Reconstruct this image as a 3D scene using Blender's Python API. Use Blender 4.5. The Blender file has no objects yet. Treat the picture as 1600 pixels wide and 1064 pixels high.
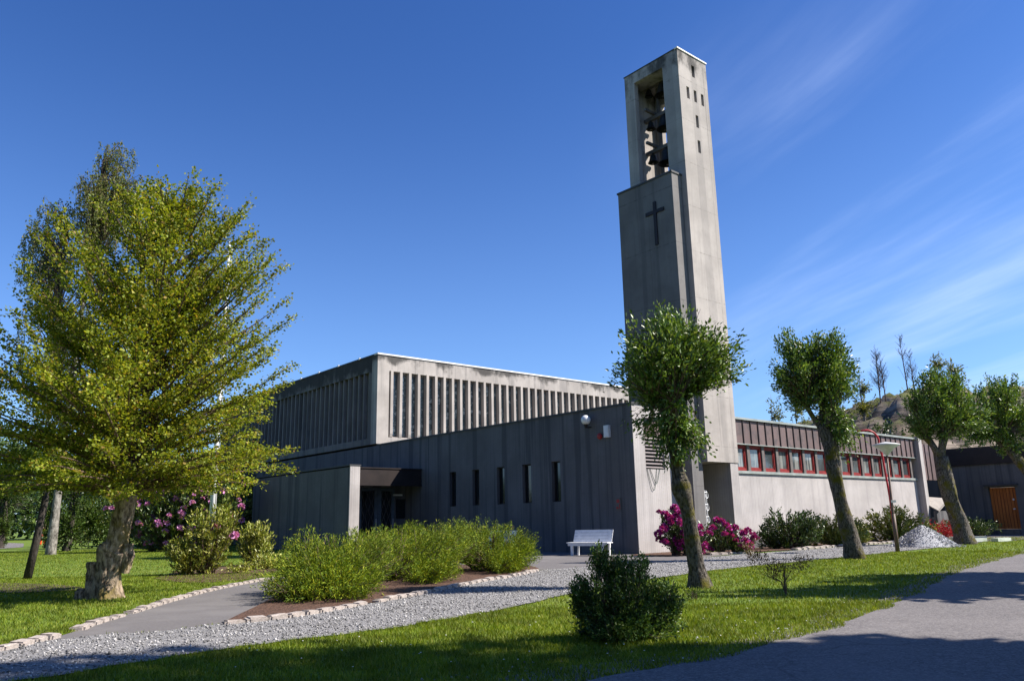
import bpy, math, random
import numpy as np
from mathutils import Vector, Matrix
from mathutils.geometry import tessellate_polygon
from mathutils import noise as mnoise

SC = bpy.context.scene
COL = SC.collection
PI = math.pi
rnd = random.Random(7)
rng = np.random.default_rng(11)

# ------------------------------------------------------------------ camera
cam_d = bpy.data.cameras.new('camera')
cam = bpy.data.objects.new('camera', cam_d)
COL.objects.link(cam)
cam_d.sensor_width = 36.0
cam_d.lens = 1218.0 / 1600.0 * 36.0
cam_d.clip_start = 0.1
cam_d.clip_end = 2000
Mrot = Matrix(((0.9998107101, 0.0194562052, 0.0),
               (0.0043874042, -0.2254588510, -0.9742428122),
               (-0.0189550681, 0.9740583979, -0.2255015362)))
cam.matrix_world = Matrix.Translation((0, 0, 1.25)) @ Mrot.to_4x4()
SC.camera = cam

# ------------------------------------------------------------------ light
SUN_AZ, SUN_EL = math.radians(95), math.radians(44)     # azimuth measured from +Y towards +X
EXPOSURE = 1.0
sun_dir = Vector((math.sin(SUN_AZ) * math.cos(SUN_EL), math.cos(SUN_AZ) * math.cos(SUN_EL), math.sin(SUN_EL)))
sd = bpy.data.lights.new('sun', 'SUN')
sd.energy = 5.0
sd.angle = math.radians(0.5)
sd.color = (1.0, 0.93, 0.84)
so = bpy.data.objects.new('sun', sd)
COL.objects.link(so)
so.location = sun_dir * 60
so.rotation_euler = sun_dir.to_track_quat('Z', 'Y').to_euler()

world = bpy.data.worlds.new('World')
SC.world = world
world.use_nodes = True
wt = world.node_tree
wt.nodes.clear()


def N(t, typ, **kw):
    n = t.nodes.new(typ)
    for k, v in kw.items():
        setattr(n, k, v)
    return n


def build_world():
    L = wt.links
    out = N(wt, 'ShaderNodeOutputWorld')
    bg = N(wt, 'ShaderNodeBackground')
    bg.inputs['Strength'].default_value = 0.076
    sky = N(wt, 'ShaderNodeTexSky', sky_type='NISHITA')
    sky.sun_disc = False
    sky.sun_elevation = SUN_EL
    sky.sun_rotation = SUN_AZ
    sky.altitude = 0
    sky.air_density = 1.0
    sky.dust_density = 0.6
    sky.ozone_density = 4.0
    # deepen the blue a little (polarised clear northern sky)
    gam = N(wt, 'ShaderNodeMix', data_type='RGBA', blend_type='MULTIPLY')
    gam.inputs['Factor'].default_value = 1.0
    L.new(sky.outputs[0], gam.inputs['A'])
    # cirrus: direction projected on a high plane, long thin noise
    tc = N(wt, 'ShaderNodeTexCoord')
    sep = N(wt, 'ShaderNodeSeparateXYZ')
    L.new(tc.outputs['Generated'], sep.inputs[0])
    # clearer, deeper blue overhead, paler air low down
    tr = N(wt, 'ShaderNodeMapRange', interpolation_type='SMOOTHSTEP')
    tr.inputs['From Min'].default_value = 0.10
    tr.inputs['From Max'].default_value = 0.62
    L.new(sep.outputs['Z'], tr.inputs['Value'])
    tm_ = N(wt, 'ShaderNodeMix', data_type='RGBA')
    tm_.inputs['A'].default_value = (0.78, 0.98, 1.30, 1)
    tm_.inputs['B'].default_value = (0.36, 0.62, 1.05, 1)
    L.new(tr.outputs[0], tm_.inputs['Factor'])
    L.new(tm_.outputs['Result'], gam.inputs['B'])

    def mth(op, a, b=None, clamp=False):
        m = N(wt, 'ShaderNodeMath', operation=op, use_clamp=clamp)
        for i, x in enumerate((a, b)):
            if x is None:
                continue
            if isinstance(x, (int, float)):
                m.inputs[i].default_value = x
            else:
                L.new(x, m.inputs[i])
        return m.outputs[0]
    z = mth('MAXIMUM', sep.outputs['Z'], 0.06)
    zz = mth('ADD', z, 0.12)
    px = mth('DIVIDE', sep.outputs['X'], zz)
    py = mth('DIVIDE', sep.outputs['Y'], zz)
    cmb = N(wt, 'ShaderNodeCombineXYZ')
    L.new(px, cmb.inputs[0])
    L.new(py, cmb.inputs[1])
    mp = N(wt, 'ShaderNodeMapping')
    mp.inputs['Rotation'].default_value = (0, 0, math.radians(CLOUD_ROT))
    mp.inputs['Scale'].default_value = (1, 1, 1)
    L.new(cmb.outputs[0], mp.inputs['Vector'])
    warp = N(wt, 'ShaderNodeTexNoise')
    warp.inputs['Scale'].default_value = 0.6
    L.new(mp.outputs[0], warp.inputs['Vector'])
    vadd = N(wt, 'ShaderNodeMix', data_type='VECTOR')
    vadd.inputs['Factor'].default_value = 0.22
    L.new(mp.outputs[0], vadd.inputs['A'])
    L.new(warp.outputs['Color'], vadd.inputs['B'])
    st = N(wt, 'ShaderNodeMapping')
    st.inputs['Scale'].default_value = (0.30, 1.7, 1)
    L.new(vadd.outputs['Result'], st.inputs['Vector'])
    n1 = N(wt, 'ShaderNodeTexNoise')
    n1.inputs['Scale'].default_value = 1.3
    n1.inputs['Detail'].default_value = 9
    n1.inputs['Roughness'].default_value = 0.56
    L.new(st.outputs[0], n1.inputs['Vector'])
    # band mask in the rotated plane, keeps cloud to the right-hand sky
    sp2 = N(wt, 'ShaderNodeSeparateXYZ')
    L.new(mp.outputs[0], sp2.inputs[0])
    az = mth('ARCTAN2', sep.outputs['X'], sep.outputs['Y'])
    m1 = N(wt, 'ShaderNodeMapRange', interpolation_type='SMOOTHSTEP')
    m1.inputs['From Min'].default_value = 0.08
    m1.inputs['From Max'].default_value = 0.50
    L.new(az, m1.inputs['Value'])
    m2 = N(wt, 'ShaderNodeMapRange', interpolation_type='SMOOTHSTEP')
    m2.inputs['From Min'].default_value = 0.62
    m2.inputs['From Max'].default_value = 0.42
    L.new(sep.outputs['Z'], m2.inputs['Value'])
    dens = N(wt, 'ShaderNodeMapRange', interpolation_type='SMOOTHSTEP')
    dens.inputs['From Min'].default_value = 0.42
    dens.inputs['From Max'].default_value = 0.82
    L.new(n1.outputs['Fac'], dens.inputs['Value'])
    f = mth('MULTIPLY', dens.outputs[0], m1.outputs[0])
    f = mth('MULTIPLY', f, m2.outputs[0])
    f = mth('MULTIPLY', f, 0.62, True)
    mixc = N(wt, 'ShaderNodeMix', data_type='RGBA')
    mixc.inputs['B'].default_value = (6.4, 7.6, 10.5, 1)
    L.new(f, mixc.inputs['Factor'])
    L.new(gam.outputs['Result'], mixc.inputs['A'])
    L.new(mixc.outputs['Result'], bg.inputs['Color'])
    L.new(bg.outputs[0], out.inputs['Surface'])


CLOUD_ROT = 74
build_world()

SC.view_settings.view_transform = 'Standard'
SC.view_settings.look = 'None'
SC.view_settings.gamma = 1
SC.view_settings.exposure = EXPOSURE
SC.render.engine = 'CYCLES'


# ------------------------------------------------------------------ materials
def mat(name, col, rough=0.8, spec=0.3, metal=0.0):
    m = bpy.data.materials.new(name)
    m.use_nodes = True
    b = m.node_tree.nodes['Principled BSDF']
    b.inputs['Base Color'].default_value = (*col, 1)
    b.inputs['Roughness'].default_value = rough
    b.inputs['Specular IOR Level'].default_value = spec
    b.inputs['Metallic'].default_value = metal
    return m


def tex_noise(t, vec, scale, detail=6, rough=0.6, mscale=None):
    L = t.links
    if mscale is not None:
        mp = N(t, 'ShaderNodeMapping')
        mp.inputs['Scale'].default_value = mscale
        L.new(vec, mp.inputs['Vector'])
        vec = mp.outputs[0]
    n = N(t, 'ShaderNodeTexNoise')
    n.inputs['Scale'].default_value = scale
    n.inputs['Detail'].default_value = detail
    n.inputs['Roughness'].default_value = rough
    L.new(vec, n.inputs['Vector'])
    return n.outputs['Fac']


def maprange(t, v, a, b, c=0.0, d=1.0, smooth=True):
    m = N(t, 'ShaderNodeMapRange')
    if smooth:
        m.interpolation_type = 'SMOOTHSTEP'
    for k, x in (('From Min', a), ('From Max', b), ('To Min', c), ('To Max', d)):
        m.inputs[k].default_value = x
    t.links.new(v, m.inputs['Value'])
    return m.outputs[0]


def mix(t, fac, a, b, blend='MIX'):
    m = N(t, 'ShaderNodeMix', data_type='RGBA', blend_type=blend)
    for k, x in (('Factor', fac), ('A', a), ('B', b)):
        if isinstance(x, (int, float)):
            m.inputs[k].default_value = x
        elif isinstance(x, tuple):
            m.inputs[k].default_value = (*x, 1) if len(x) == 3 else x
        else:
            t.links.new(x, m.inputs[k])
    return m.outputs['Result']


def mth(t, op, a, b=0.0):
    m = N(t, 'ShaderNodeMath', operation=op)
    for i, x in enumerate((a, b)):
        if isinstance(x, (int, float)):
            m.inputs[i].default_value = x
        else:
            t.links.new(x, m.inputs[i])
    return m.outputs[0]


def bump(t, h, strength, dist=0.02):
    b = N(t, 'ShaderNodeBump')
    b.inputs['Strength'].default_value = strength
    b.inputs['Distance'].default_value = dist
    t.links.new(h, b.inputs['Height'])
    return b.outputs['Normal']


def concrete(name, col=(0.36, 0.33, 0.30), streak=0.5, board=0.0, mould=None, dark=(0.07, 0.07, 0.075), boards_v=0.0):
    m = mat(name, col, 0.9, 0.2)
    t = m.node_tree
    b = t.nodes['Principled BSDF']
    tc = N(t, 'ShaderNodeTexCoord')
    v = tc.outputs['Object']
    big = tex_noise(t, v, 0.55, 5)
    c = mix(t, maprange(t, big, 0.3, 0.7), tuple(x * 0.82 for x in col), tuple(min(1, x * 1.14) for x in col))
    fine = tex_noise(t, v, 60, 3, 0.7)
    c = mix(t, maprange(t, fine, 0.25, 0.75, 0.0, 0.32, False), c, tuple(x * 0.5 for x in col))
    blot = tex_noise(t, v, 4.5, 6, 0.7)
    c = mix(t, maprange(t, blot, 0.52, 0.72, 0.0, 0.35), c, tuple(x * 0.62 for x in col))
    st = tex_noise(t, v, 1.0, 5, 0.6, (2.1, 2.1, 0.05))
    c = mix(t, maprange(t, st, 0.51, 0.60, 0.0, streak), c, dark)
    st2 = tex_noise(t, v, 1.0, 4, 0.6, (9, 9, 0.25))
    c = mix(t, maprange(t, st2, 0.45, 0.75, 0.0, streak * 0.35), c, dark)
    sep = N(t, 'ShaderNodeSeparateXYZ')
    t.links.new(v, sep.inputs[0])
    h = fine
    if board:
        md = mth(t, 'ABSOLUTE', mth(t, 'SUBTRACT', mth(t, 'FRACT', mth(t, 'DIVIDE', sep.outputs['Z'], board)), 0.5))
        line = maprange(t, md, 0.487, 0.496)
        ln = mth(t, 'MULTIPLY', line, maprange(t, blot, 0.40, 0.62, 0.05, 0.6))
        c = mix(t, ln, c, tuple(x * 0.35 for x in col))
    if boards_v:   # rough-sawn vertical boards
        ws = N(t, 'ShaderNodeMath', operation='ADD')
        t.links.new(sep.outputs['X'], ws.inputs[0])
        t.links.new(sep.outputs['Y'], ws.inputs[1])
        fr = mth(t, 'FRACT', mth(t, 'DIVIDE', ws.outputs[0], boards_v))
        ln = maprange(t, mth(t, 'ABSOLUTE', mth(t, 'SUBTRACT', fr, 0.5)), 0.42, 0.49)
        c = mix(t, mth(t, 'MULTIPLY', ln, 0.32), c, dark)
        h = mth(t, 'SUBTRACT', fine, mth(t, 'MULTIPLY', ln, 0.6))
    if mould:
        z0, z1, lo = mould
        g = maprange(t, sep.outputs['Z'], z0, z1, 0, 1)
        mn = tex_noise(t, v, 1.0, 8, 0.66, (0.75, 0.75, 0.5))
        s = mth(t, 'ADD', mn, mth(t, 'MULTIPLY', g, 0.22))
        fac = mth(t, 'MULTIPLY', maprange(t, s, lo, lo + 0.16), maprange(t, g, 0.0, 0.35, 0.0, 0.86))
        c = mix(t, fac, c, (0.035, 0.034, 0.032))
    t.links.new(c, b.inputs['Base Color'])
    t.links.new(bump(t, h, 0.5, 0.01), b.inputs['Normal'])
    return m


def noisy(name, c1, c2, scale, rough=0.85, bmp=0.4, detail=8, mscale=None, spec=0.25, c3=None, s3=1.0, bdist=0.02, lo=0.35, hi=0.65):
    m = mat(name, c1, rough, spec)
    t = m.node_tree
    b = t.nodes['Principled BSDF']
    tc = N(t, 'ShaderNodeTexCoord')
    n = tex_noise(t, tc.outputs['Object'], scale, detail, 0.65, mscale)
    c = mix(t, maprange(t, n, lo, hi), c1, c2)
    if c3:
        n3 = tex_noise(t, tc.outputs['Object'], s3, 6, 0.6)
        c = mix(t, maprange(t, n3, 0.48, 0.66), c, c3)
    t.links.new(c, b.inputs['Base Color'])
    if bmp:
        t.links.new(bump(t, n, bmp, bdist), b.inputs['Normal'])
    return m


def leafmat(name, cols, trans=0.3, rough=0.5, spec=0.35, vary=0.0):
    """cols: list of (pos, rgb) picked at random for every leaf"""
    m = bpy.data.materials.new(name)
    m.use_nodes = True
    t = m.node_tree
    b = t.nodes['Principled BSDF']
    b.inputs['Roughness'].default_value = rough
    b.inputs['Specular IOR Level'].default_value = spec
    g = N(t, 'ShaderNodeNewGeometry')
    cr = N(t, 'ShaderNodeValToRGB')
    el = cr.color_ramp.elements
    while len(el) < len(cols):
        el.new(0.5)
    for e, (p, c) in zip(el, cols):
        e.position = p
        e.color = (*c, 1)
    t.links.new(g.outputs['Random Per Island'], cr.inputs[0])
    col = cr.outputs[0]
    tc = N(t, 'ShaderNodeTexCoord')
    n = tex_noise(t, tc.outputs['Object'], 1.6, 3)
    k = maprange(t, n, 0.3, 0.7, 0.66, 1.25)
    col = mix(t, 1.0, col, k, 'MULTIPLY')
    t.links.new(col, b.inputs['Base Color'])
    tr = N(t, 'ShaderNodeBsdfTranslucent')
    yc = mix(t, 1.0, col, (1.25, 1.15, 0.45), 'MULTIPLY')
    t.links.new(yc, tr.inputs['Color'])
    ms = N(t, 'ShaderNodeMixShader')
    ms.inputs[0].default_value = trans
    out = t.nodes['Material Output']
    t.links.new(b.outputs[0], ms.inputs[1])
    t.links.new(tr.outputs[0], ms.inputs[2])
    t.links.new(ms.outputs[0], out.inputs['Surface'])
    return m


M = {}
M['conc_annex'] = concrete('concrete_annex', (0.15, 0.145, 0.147), 0.75, 0.0, boards_v=0.14)  # annex concrete darkened to hold its shade; sunlit ends take the wing concrete
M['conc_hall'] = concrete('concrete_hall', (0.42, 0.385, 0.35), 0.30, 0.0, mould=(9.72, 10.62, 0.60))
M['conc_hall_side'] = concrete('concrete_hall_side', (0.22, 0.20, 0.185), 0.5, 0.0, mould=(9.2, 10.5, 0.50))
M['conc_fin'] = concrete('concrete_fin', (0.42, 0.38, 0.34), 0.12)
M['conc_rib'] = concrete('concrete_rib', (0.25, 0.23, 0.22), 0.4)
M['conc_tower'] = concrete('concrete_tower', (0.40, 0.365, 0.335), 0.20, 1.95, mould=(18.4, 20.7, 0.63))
M['conc_slab'] = concrete('concrete_slab', (0.185, 0.175, 0.17), 0.35, 2.4)  # slab concrete darkened to put shade into its broad face
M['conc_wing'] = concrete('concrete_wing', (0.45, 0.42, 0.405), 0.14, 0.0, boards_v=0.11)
M['flash'] = mat('lead_flashing', (0.05, 0.052, 0.055), 0.6)
M['white_metal'] = noisy('white_metal', (0.75, 0.75, 0.75), (0.6, 0.6, 0.6), 3, 0.4, 0)
M['coping'] = noisy('pale_coping', (0.80, 0.78, 0.74), (0.62, 0.60, 0.57), 2, 0.5, 0)
M['green_coping'] = noisy('pale_green_coping', (0.22, 0.25, 0.235), (0.30, 0.33, 0.31), 2, 0.6, 0)
M['brown_metal'] = noisy('brown_metal', (0.165, 0.118, 0.113), (0.13, 0.094, 0.09), 0.8, 0.55, 0.03, mscale=(1, 1, 0.3), c3=(0.10, 0.08, 0.078), s3=2.2)
M['seam'] = mat('seam_metal', (0.05, 0.037, 0.036), 0.5)
M['dark_metal'] = noisy('dark_fascia', (0.018, 0.014, 0.014), (0.028, 0.021, 0.02), 1.5, 0.5, 0)  # dark metal, deepened further to carry the shade on the entrance canopy
M['black'] = mat('interior_dark', (0.012, 0.012, 0.014), 0.9)
M['glass_dark'] = mat('dark_glass', (0.012, 0.016, 0.018), 0.06, 0.6)
M['red_frame'] = noisy('red_window_paint', (0.24, 0.028, 0.026), (0.17, 0.024, 0.022), 5, 0.5, 0)
M['red_pipe'] = noisy('red_pipe_paint', (0.50, 0.03, 0.04), (0.35, 0.03, 0.035), 4, 0.4, 0)
M['post_grey'] = noisy('grey_brown_post', (0.15, 0.135, 0.125), (0.11, 0.10, 0.095), 4, 0.7, 0)
M['rock'] = None
M['bell'] = mat('dark_bronze', (0.03, 0.03, 0.028), 0.5, 0.5, 0.4)
M['wood_door'] = noisy('orange_brown_boards', (0.52, 0.17, 0.04), (0.34, 0.10, 0.025), 3, 0.6, 0.1, mscale=(6, 6, 0.4))
M['bench'] = noisy('white_bench_paint', (0.78, 0.78, 0.78), (0.66, 0.67, 0.68), 6, 0.5, 0.05)
M['pole'] = noisy('brown_pole_paint', (0.10, 0.075, 0.06), (0.16, 0.10, 0.07), 6, 0.5, 0)
M['lamp_white'] = noisy('white_lamp_metal', (0.62, 0.62, 0.60), (0.48, 0.48, 0.46), 5, 0.4, 0)
M['globe'] = mat('frosted_globe', (0.75, 0.75, 0.75), 0.2, 0.5)
M['alarm_red'] = mat('alarm_red', (0.30, 0.02, 0.02), 0.4)
M['cable'] = mat('green_cable', (0.03, 0.09, 0.07), 0.5)


def glass_leaded():
    m = mat('leaded_glass', (0.10, 0.13, 0.13), 0.12, 0.6)
    t = m.node_tree
    b = t.nodes['Principled BSDF']
    tc = N(t, 'ShaderNodeTexCoord')
    vo = N(t, 'ShaderNodeTexVoronoi')
    vo.inputs['Scale'].default_value = 5
    t.links.new(tc.outputs['Object'], vo.inputs['Vector'])
    sepc = N(t, 'ShaderNodeSeparateColor')
    t.links.new(vo.outputs['Color'], sepc.inputs[0])
    c = mix(t, maprange(t, sepc.outputs[0], 0.55, 0.95, smooth=False), (0.10, 0.14, 0.135), (0.38, 0.42, 0.37))
    vd = N(t, 'ShaderNodeTexVoronoi', feature='DISTANCE_TO_EDGE')
    vd.inputs['Scale'].default_value = 5
    t.links.new(tc.outputs['Object'], vd.inputs['Vector'])
    c = mix(t, maprange(t, vd.outputs['Distance'], 0.03, 0.06), (0.03, 0.03, 0.03), c)
    t.links.new(c, b.inputs['Base Color'])
    return m


M['leaded'] = glass_leaded()


def pane_mat():
    m = mat('office_pane', (0.1, 0.12, 0.13), 0.05, 0.8)
    t = m.node_tree
    b = t.nodes['Principled BSDF']
    oi = N(t, 'ShaderNodeObjectInfo')
    c = mix(t, maprange(t, oi.outputs['Random'], 0.0, 1.0), (0.045, 0.055, 0.06), (0.16, 0.19, 0.20))
    tc = N(t, 'ShaderNodeTexCoord')
    n = tex_noise(t, tc.outputs['Object'], 1.4, 3)
    c = mix(t, maprange(t, n, 0.4, 0.6, 0, 0.7), c, (0.05, 0.05, 0.05))
    cur = tex_noise(t, tc.outputs['Object'], 1.0, 3, 0.5, (7, 7, 0.3))
    sep = N(t, 'ShaderNodeSeparateXYZ')
    t.links.new(tc.outputs['Object'], sep.inputs[0])
    blind = mth(t, 'MULTIPLY', maprange(t, cur, .50, .62), maprange(t, oi.outputs['Random'], .35, .4))
    c = mix(t, mth(t, 'MULTIPLY', blind, 0.6), c, (0.34, 0.34, 0.31))
    t.links.new(c, b.inputs['Base Color'])
    return m


M['pane'] = pane_mat()


# ------------------------------------------------------------------ mesh helpers
class MB:
    def __init__(self):
        self.v = []
        self.f = []

    def add(self, vs, fs):
        o = len(self.v)
        self.v += [tuple(p) for p in vs]
        self.f += [tuple(i + o for i in f) for f in fs]
        return self

    def box(self, x0, x1, y0, y1, z0, z1):
        vs = [(x0, y0, z0), (x1, y0, z0), (x1, y1, z0), (x0, y1, z0), (x0, y0, z1), (x1, y0, z1), (x1, y1, z1), (x0, y1, z1)]
        return self.add(vs, [(0, 3, 2, 1), (4, 5, 6, 7), (0, 1, 5, 4), (1, 2, 6, 5), (2, 3, 7, 6), (3, 0, 4, 7)])

    def obox(self, c, ax, ay, az, rot=None):
        """oriented box, half sizes ax ay az, rot = Matrix 3x3"""
        vs = []
        for z in (-az, az):
            for x, y in ((-ax, -ay), (ax, -ay), (ax, ay), (-ax, ay)):
                p = Vector((x, y, z))
                if rot is not None:
                    p = rot @ p
                vs.append(Vector(c) + p)
        return self.add(vs, [(0, 3, 2, 1), (4, 5, 6, 7), (0, 1, 5, 4), (1, 2, 6, 5), (2, 3, 7, 6), (3, 0, 4, 7)])

    def prism(self, poly, axis, a, b):
        """poly in the two other axes, extruded along axis from a to b"""
        def mk(p, t):
            q = list(p)
            q.insert(axis, t)
            return tuple(q)
        n = len(poly)
        vs = [mk(p, a) for p in poly] + [mk(p, b) for p in poly]
        fs = [tuple(range(n))[::-1], tuple(range(n, 2 * n))]
        fs += [(i, (i + 1) % n, n + (i + 1) % n, n + i) for i in range(n)]
        return self.add(vs, fs)

    def tube(self, pts, rad, seg=8, cap=True, wob=0.0, rr=None):
        pts = [Vector(p) for p in pts]
        n = len(pts)
        if not hasattr(rad, '__len__'):
            rad = [rad] * n
        o = len(self.v)
        up = Vector((0.13, 0.97, 0.2))
        for i, p in enumerate(pts):
            d = (pts[min(i + 1, n - 1)] - pts[max(i - 1, 0)])
            if d.length < 1e-9:
                d = Vector((0, 0, 1))
            d.normalize()
            a = d.cross(up)
            if a.length < 1e-3:
                a = d.cross(Vector((1, 0, 0)))
            a.normalize()
            b = d.cross(a)
            for k in range(seg):
                th = 2 * PI * k / seg
                r = rad[i]
                if wob:
                    r *= 1 + wob * ((rr or rnd).random() - 0.5)
                self.v.append(tuple(p + (a * math.cos(th) + b * math.sin(th)) * r))
        for i in range(n - 1):
            for k in range(seg):
                k2 = (k + 1) % seg
                self.f.append((o + i * seg + k, o + i * seg + k2, o + (i + 1) * seg + k2, o + (i + 1) * seg + k))
        if cap:
            self.f.append(tuple(o + k for k in range(seg))[::-1])
            self.f.append(tuple(o + (n - 1) * seg + k for k in range(seg)))
        return self

    def lathe(self, c, prof, seg=16):
        o = len(self.v)
        for r, z in prof:
            for k in range(seg):
                th = 2 * PI * k / seg
                self.v.append((c[0] + r * math.cos(th), c[1] + r * math.sin(th), c[2] + z))
        for i in range(len(prof) - 1):
            for k in range(seg):
                k2 = (k + 1) % seg
                self.f.append((o + i * seg + k, o + i * seg + k2, o + (i + 1) * seg + k2, o + (i + 1) * seg + k))
        return self

    def slab(self, axis, p0, p1, a0, a1, z0, z1, holes=()):
        """wall slab between p0 and p1 on axis (0=u,1=v), a-range along the other axis, with through holes"""
        A = sorted({a0, a1} | {h[0] for h in holes} | {h[1] for h in holes})
        Z = sorted({z0, z1} | {h[2] for h in holes} | {h[3] for h in holes})

        def P(p, a, z):
            return (p, a, z) if axis == 0 else (a, p, z)

        def hole(i, j):
            ca, cz = (A[i] + A[i + 1]) / 2, (Z[j] + Z[j + 1]) / 2
            return any(h[0] < ca < h[1] and h[2] < cz < h[3] for h in holes)
        na, nz = len(A) - 1, len(Z) - 1
        solid = [[(0 <= i < na and 0 <= j < nz and not hole(i, j)) for j in range(-1, nz + 1)] for i in range(-1, na + 1)]
        for i in range(na):
            for j in range(nz):
                if not solid[i + 1][j + 1]:
                    continue
                q = [(A[i], Z[j]), (A[i + 1], Z[j]), (A[i + 1], Z[j + 1]), (A[i], Z[j + 1])]
                for p in (p0, p1):
                    self.add([P(p, *k) for k in q], [(0, 1, 2, 3)])
                for (di, dj, e0, e1) in ((-1, 0, 3, 0), (1, 0, 1, 2), (0, -1, 0, 1), (0, 1, 2, 3)):
                    if not solid[i + 1 + di][j + 1 + dj]:
                        self.add([P(p0, *q[e0]), P(p0, *q[e1]), P(p1, *q[e1]), P(p1, *q[e0])], [(0, 1, 2, 3)])
        return self

    def build(self, name, m, parent=None, smooth=False, fixn=True):
        me = bpy.data.meshes.new(name)
        me.from_pydata(self.v, [], self.f)
        if fixn:
            import bmesh
            bm = bmesh.new()
            bm.from_mesh(me)
            bmesh.ops.remove_doubles(bm, verts=bm.verts, dist=1e-5)
            bmesh.ops.recalc_face_normals(bm, faces=bm.faces)
            bm.to_mesh(me)
            bm.free()
        me.materials.append(m)
        if smooth:
            me.polygons.foreach_set('use_smooth', [True] * len(me.polygons))
        me.update()
        o = bpy.data.objects.new(name, me)
        COL.objects.link(o)
        if parent:
            o.parent = parent
        return o


def npmesh(name, V, F, m, parent=None, smooth=False):
    """numpy mesh, F is (n,3) or (n,4)"""
    me = bpy.data.meshes.new(name)
    me.vertices.add(len(V))
    me.vertices.foreach_set('co', np.ascontiguousarray(V, np.float32).ravel())
    k = F.shape[1]
    me.loops.add(len(F) * k)
    me.polygons.add(len(F))
    me.loops.foreach_set('vertex_index', np.ascontiguousarray(F, np.int32).ravel())
    me.polygons.foreach_set('loop_start', np.arange(0, len(F) * k, k, dtype=np.int32))
    me.update(calc_edges=True)
    me.materials.append(m)
    if smooth:
        me.polygons.foreach_set('use_smooth', np.ones(len(F), bool))
    o = bpy.data.objects.new(name, me)
    COL.objects.link(o)
    if parent:
        o.parent = parent
    return o


def tag(o, label=None, cat=None, group=None, kind=None):
    for k, v in (('label', label), ('category', cat), ('group', group), ('kind', kind)):
        if v:
            o[k] = v
    return o


def empty(name, loc, rz=0.0):
    o = bpy.data.objects.new(name, None)
    COL.objects.link(o)
    o.location = loc
    o.rotation_euler = (0, 0, rz)
    o.empty_display_size = 0.3
    return o


def copy_tree(o, parent=None):
    c = o.copy()
    COL.objects.link(c)
    c.parent = parent
    for ch in list(o.children):
        copy_tree(ch, c)
    return c


# ------------------------------------------------------------------ ground
def smooth_poly(pts, it=2):
    for _ in range(it):
        q = [pts[0]]
        for a, b in zip(pts[:-1], pts[1:]):
            q.append((a[0] * .75 + b[0] * .25, a[1] * .75 + b[1] * .25))
            q.append((a[0] * .25 + b[0] * .75, a[1] * .25 + b[1] * .75))
        q.append(pts[-1])
        pts = q
    return pts


def sheet(name, poly, z, m, kind='structure'):
    tris = tessellate_polygon([[Vector((x, y, 0)) for x, y in poly]])
    mb = MB()
    mb.v = [(x, y, z) for x, y in poly]
    mb.f = [tuple(t) for t in tris]
    o = mb.build(name, m, fixn=False)
    me = o.data
    if me.polygons and sum(p.normal.z for p in me.polygons) < 0:
        me.flip_normals()
    tag(o, kind=kind)
    return o


def inpoly(P, poly):
    x, y = P[:, 0], P[:, 1]
    ins = np.zeros(len(P), bool)
    n = len(poly)
    for i in range(n):
        x0, y0 = poly[i]
        x1, y1 = poly[(i + 1) % n]
        c = ((y0 > y) != (y1 > y))
        with np.errstate(divide='ignore', invalid='ignore'):
            xi = (x1 - x0) * (y - y0) / (y1 - y0 + 1e-12) + x0
        ins ^= c & (x < xi)
    return ins


def wiggle(pts, amp, r=rnd):
    return [(x + r.uniform(-amp, amp), y + r.uniform(-amp, amp)) for x, y in pts]


def resample(pts, step):
    out = [pts[0]]
    carry = 0.0
    for (ax, ay), (bx, by) in zip(pts[:-1], pts[1:]):
        L = math.hypot(bx - ax, by - ay)
        d = step - carry
        while d < L:
            out.append((ax + (bx - ax) * d / L, ay + (by - ay) * d / L))
            d += step
        carry = L - (d - step)
    out.append(pts[-1])
    return out


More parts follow.
